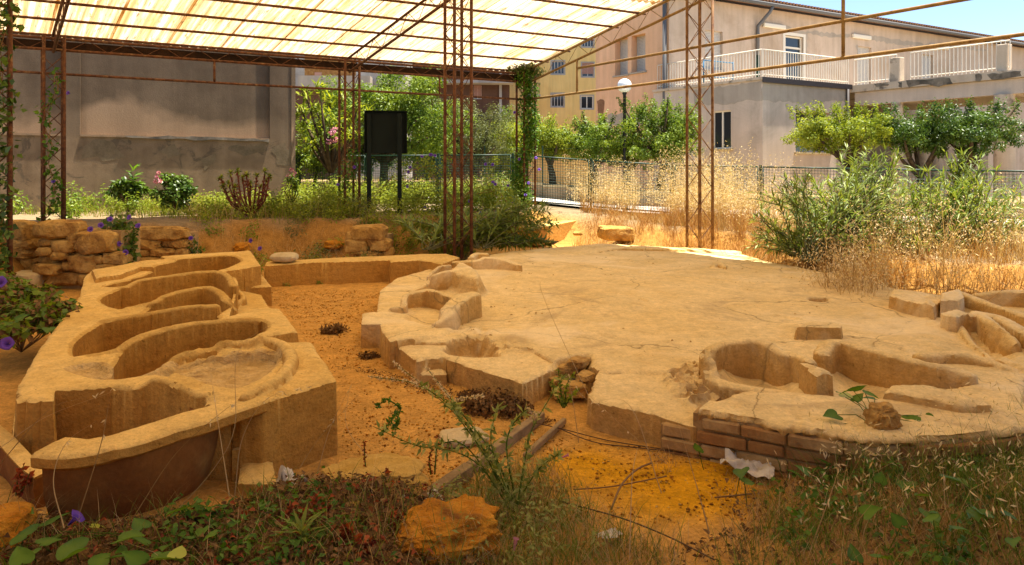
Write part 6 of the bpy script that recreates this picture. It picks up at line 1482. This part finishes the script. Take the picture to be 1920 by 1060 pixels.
tag(t2.build('oat_stems', M['drygrass']), 'dry oat stems arching over the grass at the bottom right', 'grass', kind='stuff'); tag(t3.build('oat_husks', M['paleoat']), 'pale split oat husks hanging over the grass at the bottom right', 'grass', kind='stuff')
CF = Z([(900, 900), (1010, 860), (1100, 960), (1250, 1020), (1300, 1110), (800, 1110), (880, 1000)], .04)
grass('green_grass', CF, 1700, .06, .26, .004, 'greengrass', (.2, 1.), 'tangled green and straw coloured grass at the bottom centre', 'grass', 9)
t2 = LeafMesh(); grass('x', CF, 2600, .05, .24, .003, 'drygrass', (.3, 1.), lm=t2, clump=9); tag(t2.build('dry_grass', M['drygrass']), 'tangled dry grass at the bottom centre right of the big clod', 'grass', kind='stuff')
t2 = LeafMesh(); tips, hh = grass('x', LFP, 700, .06, .26, .003, 'drygrass', (.3, 1.), lm=t2, clump=5); tag(t2.build('dry_grass', M['drygrass']), 'loose dry straw lying across the leaf litter at the bottom left', 'grass', kind='stuff')
grass('green_grass', LFP, 1100, .05, .2, .005, 'greengrass', (.2, .9), 'few green blades between the dead leaves at the bottom left', 'grass', 6)
leafy('ground_weeds', Z([(300, 960), (480, 930), (640, 925), (700, 1100), (300, 1100)], .08), 900, .12, .035, .02, 'vineleaf', 'small green weeds in the litter below the near bath block', 'weeds', .09, 60)
# long single stalks arching before the baths
t2 = LeafMesh(); t3 = LeafMesh()
def stalk(pts, r=.0022, mat=t2, hus=0):
    pts = catmull(np.array(pts), 6); n = len(pts); V = []; 
    for i, p in enumerate(pts): w_ = r * (1.25 - i / n); V += [p + np.array([w_, 0, 0]), p + np.array([-w_ * .5, w_, 0]), p - np.array([w_ * .5, w_, 0])]
    T_ = []
    for i in range(n - 1):
        for k in range(3): a, b = i * 3 + k, i * 3 + (k + 1) % 3; T_ += [(a, b, b + 3), (a, b + 3, a + 3)]
    mat.add(np.array(V), np.array(T_), np.full(len(V), random.random()))
    if hus:
        k = hus; idx = rng.integers(int(n * .55), n, k); d = unit(rvec(k) * .7 + np.array([0, 0, -.6])); t3.leaves(pts[idx], d, rvec(k), .028 * rng.uniform(.6, 1.2, k), .007, rng.random(k), curl=.05)
for seq, hus in (([(440, 930, 2.9), (455, 820, 2.95), (505, 745, 3.0), (590, 725, 3.1)], 7), ([(250, 970, 2.6), (330, 850, 2.75), (420, 770, 2.85), (450, 752, 2.9)], 4), ([(150, 960, 2.6), (190, 830, 2.7), (205, 750, 2.8)], 2), ([(320, 970, 2.7), (400, 880, 2.8), (440, 800, 2.85), (447, 660, 3.0), (520, 600, 3.2)], 0), ([(590, 905, 3.3), (620, 800, 3.4), (660, 720, 3.5)], 2), ([(0, 870, 2.8), (90, 770, 2.9), (160, 745, 3.0), (235, 720, 3.1)], 3), ([(0, 840, 2.9), (90, 780, 3.0), (210, 735, 3.1), (320, 690, 3.2)], 0), ([(560, 880, 3.2), (600, 820, 3.3), (672, 740, 3.4)], 3), ([(1240, 925, 3.0), (1180, 760, 3.1), (1101, 750, 3.2), (1060, 690, 3.3)], 3), ([(1085, 830, 3.7), (1072, 740, 3.75), (1060, 690, 3.8)], 2), ([(1250, 870, 3.4), (1190, 820, 3.5), (1105, 742, 3.6)], 4), ([(1180, 1050, 2.5), (1185, 900, 2.6), (1195, 840, 2.7)], 0), ([(1330, 1000, 2.6), (1300, 890, 2.7), (1270, 790, 2.8)], 0), ([(1520, 1030, 2.5), (1560, 920, 2.6), (1575, 870, 2.7)], 3), ([(120, 990, 2.5), (100, 900, 2.6), (125, 830, 2.7), (180, 790, 2.8)], 2), ([(700, 870, 3.4), (650, 800, 3.5), (655, 730, 3.6)], 0), ([(430, 930, 2.9), (410, 800, 3.0), (395, 700, 3.1)], 2), ([(1130, 800, 4.0), (1020, 560, 4.4), (1018, 520, 4.5)], 1)):
    stalk([P(*q) for q in seq], hus=hus * 2)
tag(t2.build('dry_stalks', M['drygrass']), 'long thin dry grass stalks arching up before the baths and platform', 'grass', kind='stuff'); tag(t3.build('stalk_husks', M['paleoat']), 'small pale husks on the long arching dry stalks', 'grass', kind='stuff')
# tall weed in the middle with cream flower spikes
M['weedpale'] = mat_leaf('pale weed leaf', (.14, .19, .03), (.48, .48, .14), .4, .6, .2)
def weed(name, label, base, spikes, nleaf, mat, spike_mat, L=.035, W=.010):
    T = thing(name, label, 'weed', base); lm = LeafMesh()
    for seq, sp_from in spikes:
        m = MB(); pts = catmull(np.array([P(*q) for q in seq]), 8); n = len(pts); m.tube(pts, list(np.linspace(.0045, .0016, n)), 4, False); m.build('stem', M['weed'], T)
        k = int(nleaf * 1.3); idx = rng.integers(1, max(2, int(n * sp_from)), k); lm.leaves(pts[idx], unit(rvec(k) + [0, 0, .2]), rvec(k), L * rng.uniform(.5, 1.2, k), W * rng.uniform(.7, 1.3, k), rng.random(k))
        if sp_from < .95: sp = LeafMesh(); k = 90; f = sp_from + (1 - sp_from) * rng.random(k); ii_ = np.minimum((f * (n - 1)).astype(int), n - 2); fr = (f * (n - 1) - ii_)[:, None]; c = pts[ii_] * (1 - fr) + pts[ii_ + 1] * fr; sp.leaves(c, unit(rvec(k)), rvec(k), .016, .009, rng.random(k)); sp.build('flower_spike', M[spike_mat], T)
    lm.build('leaves', M[mat], T)
weed('tall_weed', 'tall straggly weed with cream flower spikes leaning left across the middle', U(960, 965, .03), [
    ([(965, 960, 2.95), (900, 830, 3.1), (820, 745, 3.3), (735, 678, 3.5)], .72), ([(960, 960, 2.95), (880, 800, 3.15), (790, 725, 3.3), (692, 706, 3.4)], .68), ([(968, 955, 2.95), (930, 860, 3.0), (870, 780, 3.15), (800, 690, 3.4)], .8),
    ([(960, 960, 2.95), (870, 835, 3.1), (790, 838, 3.1), (700, 800, 3.15)], .97), ([(965, 950, 2.95), (900, 840, 3.05), (850, 760, 3.15), (905, 742, 3.2)], .7), ([(970, 955, 2.95), (950, 830, 3.0), (985, 770, 3.1), (1008, 782, 3.1)], .7), ([(970, 950, 2.9), (985, 860, 3.0), (1000, 800, 3.1), (1060, 700, 3.3)], .98), ([(965, 950, 2.9), (1010, 880, 3.0), (1050, 850, 3.0)], .97), ([(960, 960, 2.9), (905, 880, 3.0), (860, 850, 3.0), (800, 838, 3.05)], .97), ([(965, 955, 2.9), (935, 880, 2.95), (920, 820, 3.05), (935, 760, 3.1)], .97)], 60, 'weedpale', 'paleoat', .045, .014)
weed('small_weed', 'small bushy green weed in the gap of the platform edge', U(1058, 760, .08), [([(1056, 765, 3.9), (1050, 720, 3.95), (1046, 690, 4.0)], .97), ([(1058, 765, 3.9), (1064, 720, 3.95), (1075, 700, 4.0)], .97), ([(1056, 765, 3.9), (1040, 735, 3.9), (1034, 715, 3.95)], .97), ([(1058, 765, 3.9), (1070, 745, 3.9), (1082, 730, 3.95)], .97)], 40, 'weed', 'paleoat', .03, .012)
weed('small_weed', 'small twin stemmed weed with tiny leaves on the bare earth left of the tall weed', U(720, 830, .02), [([(752, 765, 3.7), (725, 750, 3.6), (706, 765, 3.6)], .97), ([(752, 765, 3.7), (744, 790, 3.6), (740, 815, 3.55)], .97), ([(745, 770, 3.6), (725, 800, 3.5), (715, 815, 3.5)], .97)], 34, 'vineleaf', 'paleoat', .03, .014)
weed('red_weed', 'thin upright dark red withered weed on the ochre earth lump', U(695, 930, .05), [([(692, 925, 3.25), (685, 870, 3.3), (682, 825, 3.3)], .97), ([(724, 920, 3.2), (726, 890, 3.2), (727, 880, 3.2)], .97)], 30, 'redleaf', 'redleaf', .02, .012)
weed('red_weed', 'thin red withered weed between the ochre lump and the planks', U(815, 870, .03), [([(815, 890, 3.3), (818, 850, 3.35), (822, 815, 3.35)], .97), ([(808, 890, 3.3), (805, 860, 3.3), (812, 840, 3.3)], .97)], 30, 'redleaf', 'redleaf', .02, .010)
for i, (px, py, h_, lab) in enumerate(((540, 1000, 60, 'low red withered weed in the litter below the bath block'), (640, 1030, 50, 'red withered weed beside the brown earth lump'), (680, 1050, 45, 'bright red withered leaf tuft at the lowest plank'), (285, 900, 55, 'red withered weed against the terracotta tub wall'), (30, 930, 60, 'red withered weed at the broken end of the tub'), (590, 985, 55, 'red withered weed between the litter and the ochre lump'), (740, 1000, 45, 'red withered weed in the dark hollow beside the white rag'))):
    Yd = U(px, py, .08)[1]; weed('red_weed', lab, U(px, py, .08), [([(px, py, Yd), (px + random.uniform(-8, 8), py - h_ * .5, Yd), (px + random.uniform(-16, 16), py - h_, Yd)], .97), ([(px + 6, py, Yd), (px + random.uniform(0, 18), py - h_ * .4, Yd), (px + random.uniform(8, 30), py - h_ * .7, Yd)], .97)], 34, 'redleaf', 'redleaf', .03, .016)
# green rosette weed at the bottom
T = thing('rosette_weed', 'spiky bright green rosette weed with narrow pointed leaves at the bottom edge', 'weed', U(565, 1050, .05)); b0 = U(566, 1045, .08)
m = MB(); m.tube([b0 - [0, 0, .05], b0 + [0, 0, .10]], .006, 6); m.build('stem', M['weed'], T)
for i in range(22):
    a = i * 2.4; e = .25 + .05 * i; d = np.array([[math.cos(a), math.sin(a), e]]); V, T_, va = leaf_arrays(np.array([b0 + [0, 0, .02 + .004 * i]]), d, np.array([[0, 0, 1.]]), .15 - .002 * i, .017, np.array([.3 + .03 * i]), curl=.25)
    link('leaf', npmesh('leaf', V, [T_], False, np.clip(va, 0, 1)), T, M['greengrass'])
# planks, lath, cables, twigs
def plank(label, a, b, w_, th, mat='wood', roll=0):
    a = np.array(a); b = np.array(b); d = b - a; L = np.linalg.norm(d); d /= L; s = np.cross(d, [0, 0, 1.]); s /= np.linalg.norm(s); u = np.cross(s, d); s2 = s * math.cos(roll) + u * math.sin(roll); u2 = np.cross(s2, d)
    m = MB(); m.box((a + b) / 2, (L, w_, th), d, -s2, u2, bev=.004); tag(m.build('plank', M[mat]), label, 'plank')
plank('weathered grey plank set on edge as the left side of the small channel', U(1015, 781, .03), U(880, 880, .03), .05, .06)
plank('thin pale lath bordering the orange sand patch', U(1058, 789, .03), U(984, 857, .02), .028, .035)
plank('weathered plank lying lowest beside the brown earth lump', U(740, 970, .05), U(625, 1072, .08), .085, .05)
plank('short end of a buried plank between the channel and the white rag', U(880, 880, .05), U(800, 935, .03), .06, .06)
for lab, seq, r, mt in (('thin dark cable running from the channel to the foot of the bricks', [(1000, 792, .06), (1060, 806, .03), (1140, 826, .02), (1240, 842, .015)], .003, 'rope'), ('second thin dark cable lying along the front of the platform', [(1040, 800, .03), (1110, 828, .02), (1180, 838, .015), (1300, 850, .015)], .003, 'rope'), ('bent brown twig arching on the orange sand', [(1146, 955, .02), (1165, 910, .05), (1195, 880, .04), (1222, 868, .02)], .005, 'drystem'), ('long straight twig lying across the orange sand', [(1075, 918, .02), (1150, 912, .02), (1250, 893, .02)], .0035, 'drystem'), ('long dark bramble stem at the lower edge of the orange sand', [(1050, 940, .03), (1160, 970, .05), (1250, 1005, .05), (1340, 1050, .06)], .0032, 'rope'), ('short stick in the straw at the right', [(1340, 933, .03), (1410, 926, .03)], .004, 'drystem')):
    m = MB(); m.tube(catmull(UL(seq), 6), r, 5); tag(m.build('cable' if mt == 'rope' and 'cable' in lab else 'twig', M[mt]), lab, 'cable' if 'cable' in lab else 'twig')
# dead plants and heaps
def heap(name, label, px, py, z, r, n, L, mat, zs=.5):
    p = U(px, py, z); lm = crown([(p[0], p[1], p[2] + r * .15, r, zs)] + [(p[0] + random.uniform(-r, r) * .8, p[1] + random.uniform(-r, r) * .5, p[2] + r * .1, r * .5, zs) for _ in range(6)], n, L, L * .6, up=.1, inner=.0); return tag(lm.build(name, M[mat]), label, 'dead plant', kind='thing')
heap('dead_plant', 'small dried brown plant on the bare floor beside the middle bath block', 630, 622, .02, .13, 420, .045, 'deadleaf', .35)
heap('dead_plant', 'dark heap of dead plant debris against the front corner of the platform', 930, 765, .02, .20, 1500, .03, 'deadleaf', .4)
heap('dead_plant', 'brown debris heap below the front corner of the platform slab', 880, 748, .0, .10, 500, .025, 'deadleaf', .35)
heap('dead_plant', 'dry leaves gathered at the foot of the small square plinth', 690, 670, .0, .09, 300, .03, 'deadleaf', .3)
# crumpled white plastic scraps
def rag(label, px, py, z, sx, sy, rz, seed, hgt=.06):
    n = 15; g = np.linspace(-1, 1, n); X_, Y_ = np.meshgrid(g, g); h_ = np.abs(fbm(X_ * 1.2 + seed, Y_ * 1.7, seed, 4)) * hgt * 1.5; ed = 1 + .25 * fbm(X_ * 2 + 9, Y_ * 2 + seed, seed + 3, 2)
    x = X_ * sx / 2 * ed; y = Y_ * sy / 2 * ed; c_, s_ = math.cos(rz), math.sin(rz); p = U(px, py, z); V = np.stack([x * c_ - y * s_ + p[0], x * s_ + y * c_ + p[1], h_ + p[2] + .004], -1).reshape(-1, 3)
    ii = np.arange(n * n).reshape(n, n); q = np.stack([ii[:-1, :-1], ii[:-1, 1:], ii[1:, 1:], ii[1:, :-1]], -1).reshape(-1, 4); tag(link('plastic_scrap', npmesh('plastic_scrap', V, [q], False), None, M['plastic']), label, 'plastic scrap')
rag('crumpled white plastic scrap lying before the brick edge', 1402, 880, .03, .24, .17, -.5, 4, .07)
rag('crumpled white plastic rag beside the big orange clod', 792, 958, .05, .19, .17, .3, 7, .06)
rag('torn translucent white plastic at the foot of the near bath block', 545, 912, .05, .09, .16, .9, 11, .10)
rag('pale paper scrap at the lower edge of the orange sand', 1142, 1005, .03, .10, .06, .4, 13, .02)
# straw patch and dry clump on the sand
grass('dry_grass', Z([(1205, 850), (1260, 850), (1275, 885), (1230, 890)], .01), 90, .04, .14, .003, 'drygrass', (.4, 1.), 'small dry grass clump at the end of the cables', 'grass')
# small fern like tufts on the low wall foot
for px, py, lab in ((538, 540, 'tiny green tuft at the foot of the low plaster wall near the baths'), (597, 536, 'tiny green tuft in the middle of the low plaster wall foot')):
    p = U(px, py, 0); lm = crown([(p[0], p[1], .03, .05, .7)], 60, .03, .015); tag(lm.build('weed_tuft', M['leafmid']), lab, 'weed', kind='thing')
# unseen wall added behind the viewpoint: keeps the sky from lighting the shaded front of the shelter
BW = thing('added_shade_wall', 'unseen plain rendered wall added behind the viewpoint to hold back sky light', 'wall', (0, -3.2, 0)); m = MB(); m.box((0, -3.3, 1.5), (22, .3, 3.2)); m.build('wall_body', M['cement'], BW); m = MB(); m.box((0, -3.3, 3.14), (22.2, .42, .08)); m.build('coping', M['concrete'], BW)

leafy('ground_weeds', Z([(1450, 880), (1920, 850), (2000, 1100), (1450, 1100)], .1), 1300, .12, .032, .02, 'vineleaf', 'small green weeds mixed in the grass at the bottom right', 'weeds', .08, 60)
leafy('ground_weeds', Z([(840, 920), (1060, 900), (1120, 1080), (860, 1080)], .03), 1500, .14, .03, .012, 'weedpale', 'pale tangled weeds at the bottom centre right of the big clod', 'weeds', .10, 36)
# crumbs lying on the platform floor
FLR = UL([(900, 520), (1060, 480), (1360, 490), (1620, 545), (1640, 600), (1480, 610), (1300, 670), (1130, 680), (1000, 640), (920, 590)], .2)
n = 260; xy = scatter_poly(FLR, n); s_ = .004 + .016 * rng.random(n) ** 3; b_ = np.array([[1, 0, 0], [-.5, .87, 0], [-.5, -.87, 0], [0, 0, .7]]); V = b_[None] * s_[:, None, None] * rng.uniform(.6, 1.4, (n, 4, 1)) + np.c_[xy, np.full(n, .202)][:, None]
T_ = (np.arange(n)[:, None, None] * 4 + np.array([[0, 1, 3], [1, 2, 3], [2, 0, 3]])).reshape(-1, 3); tag(link('plaster_crumbs', npmesh('plaster_crumbs', V.reshape(-1, 3), [T_], False), None, M['rubble']), 'small dark crumbs strewn over the platform floor', 'crumbs', kind='stuff')
for o in bpy.data.objects:
    if o.parent is None and 'category' in o.keys() and 'kind' not in o.keys(): o['kind'] = 'thing'
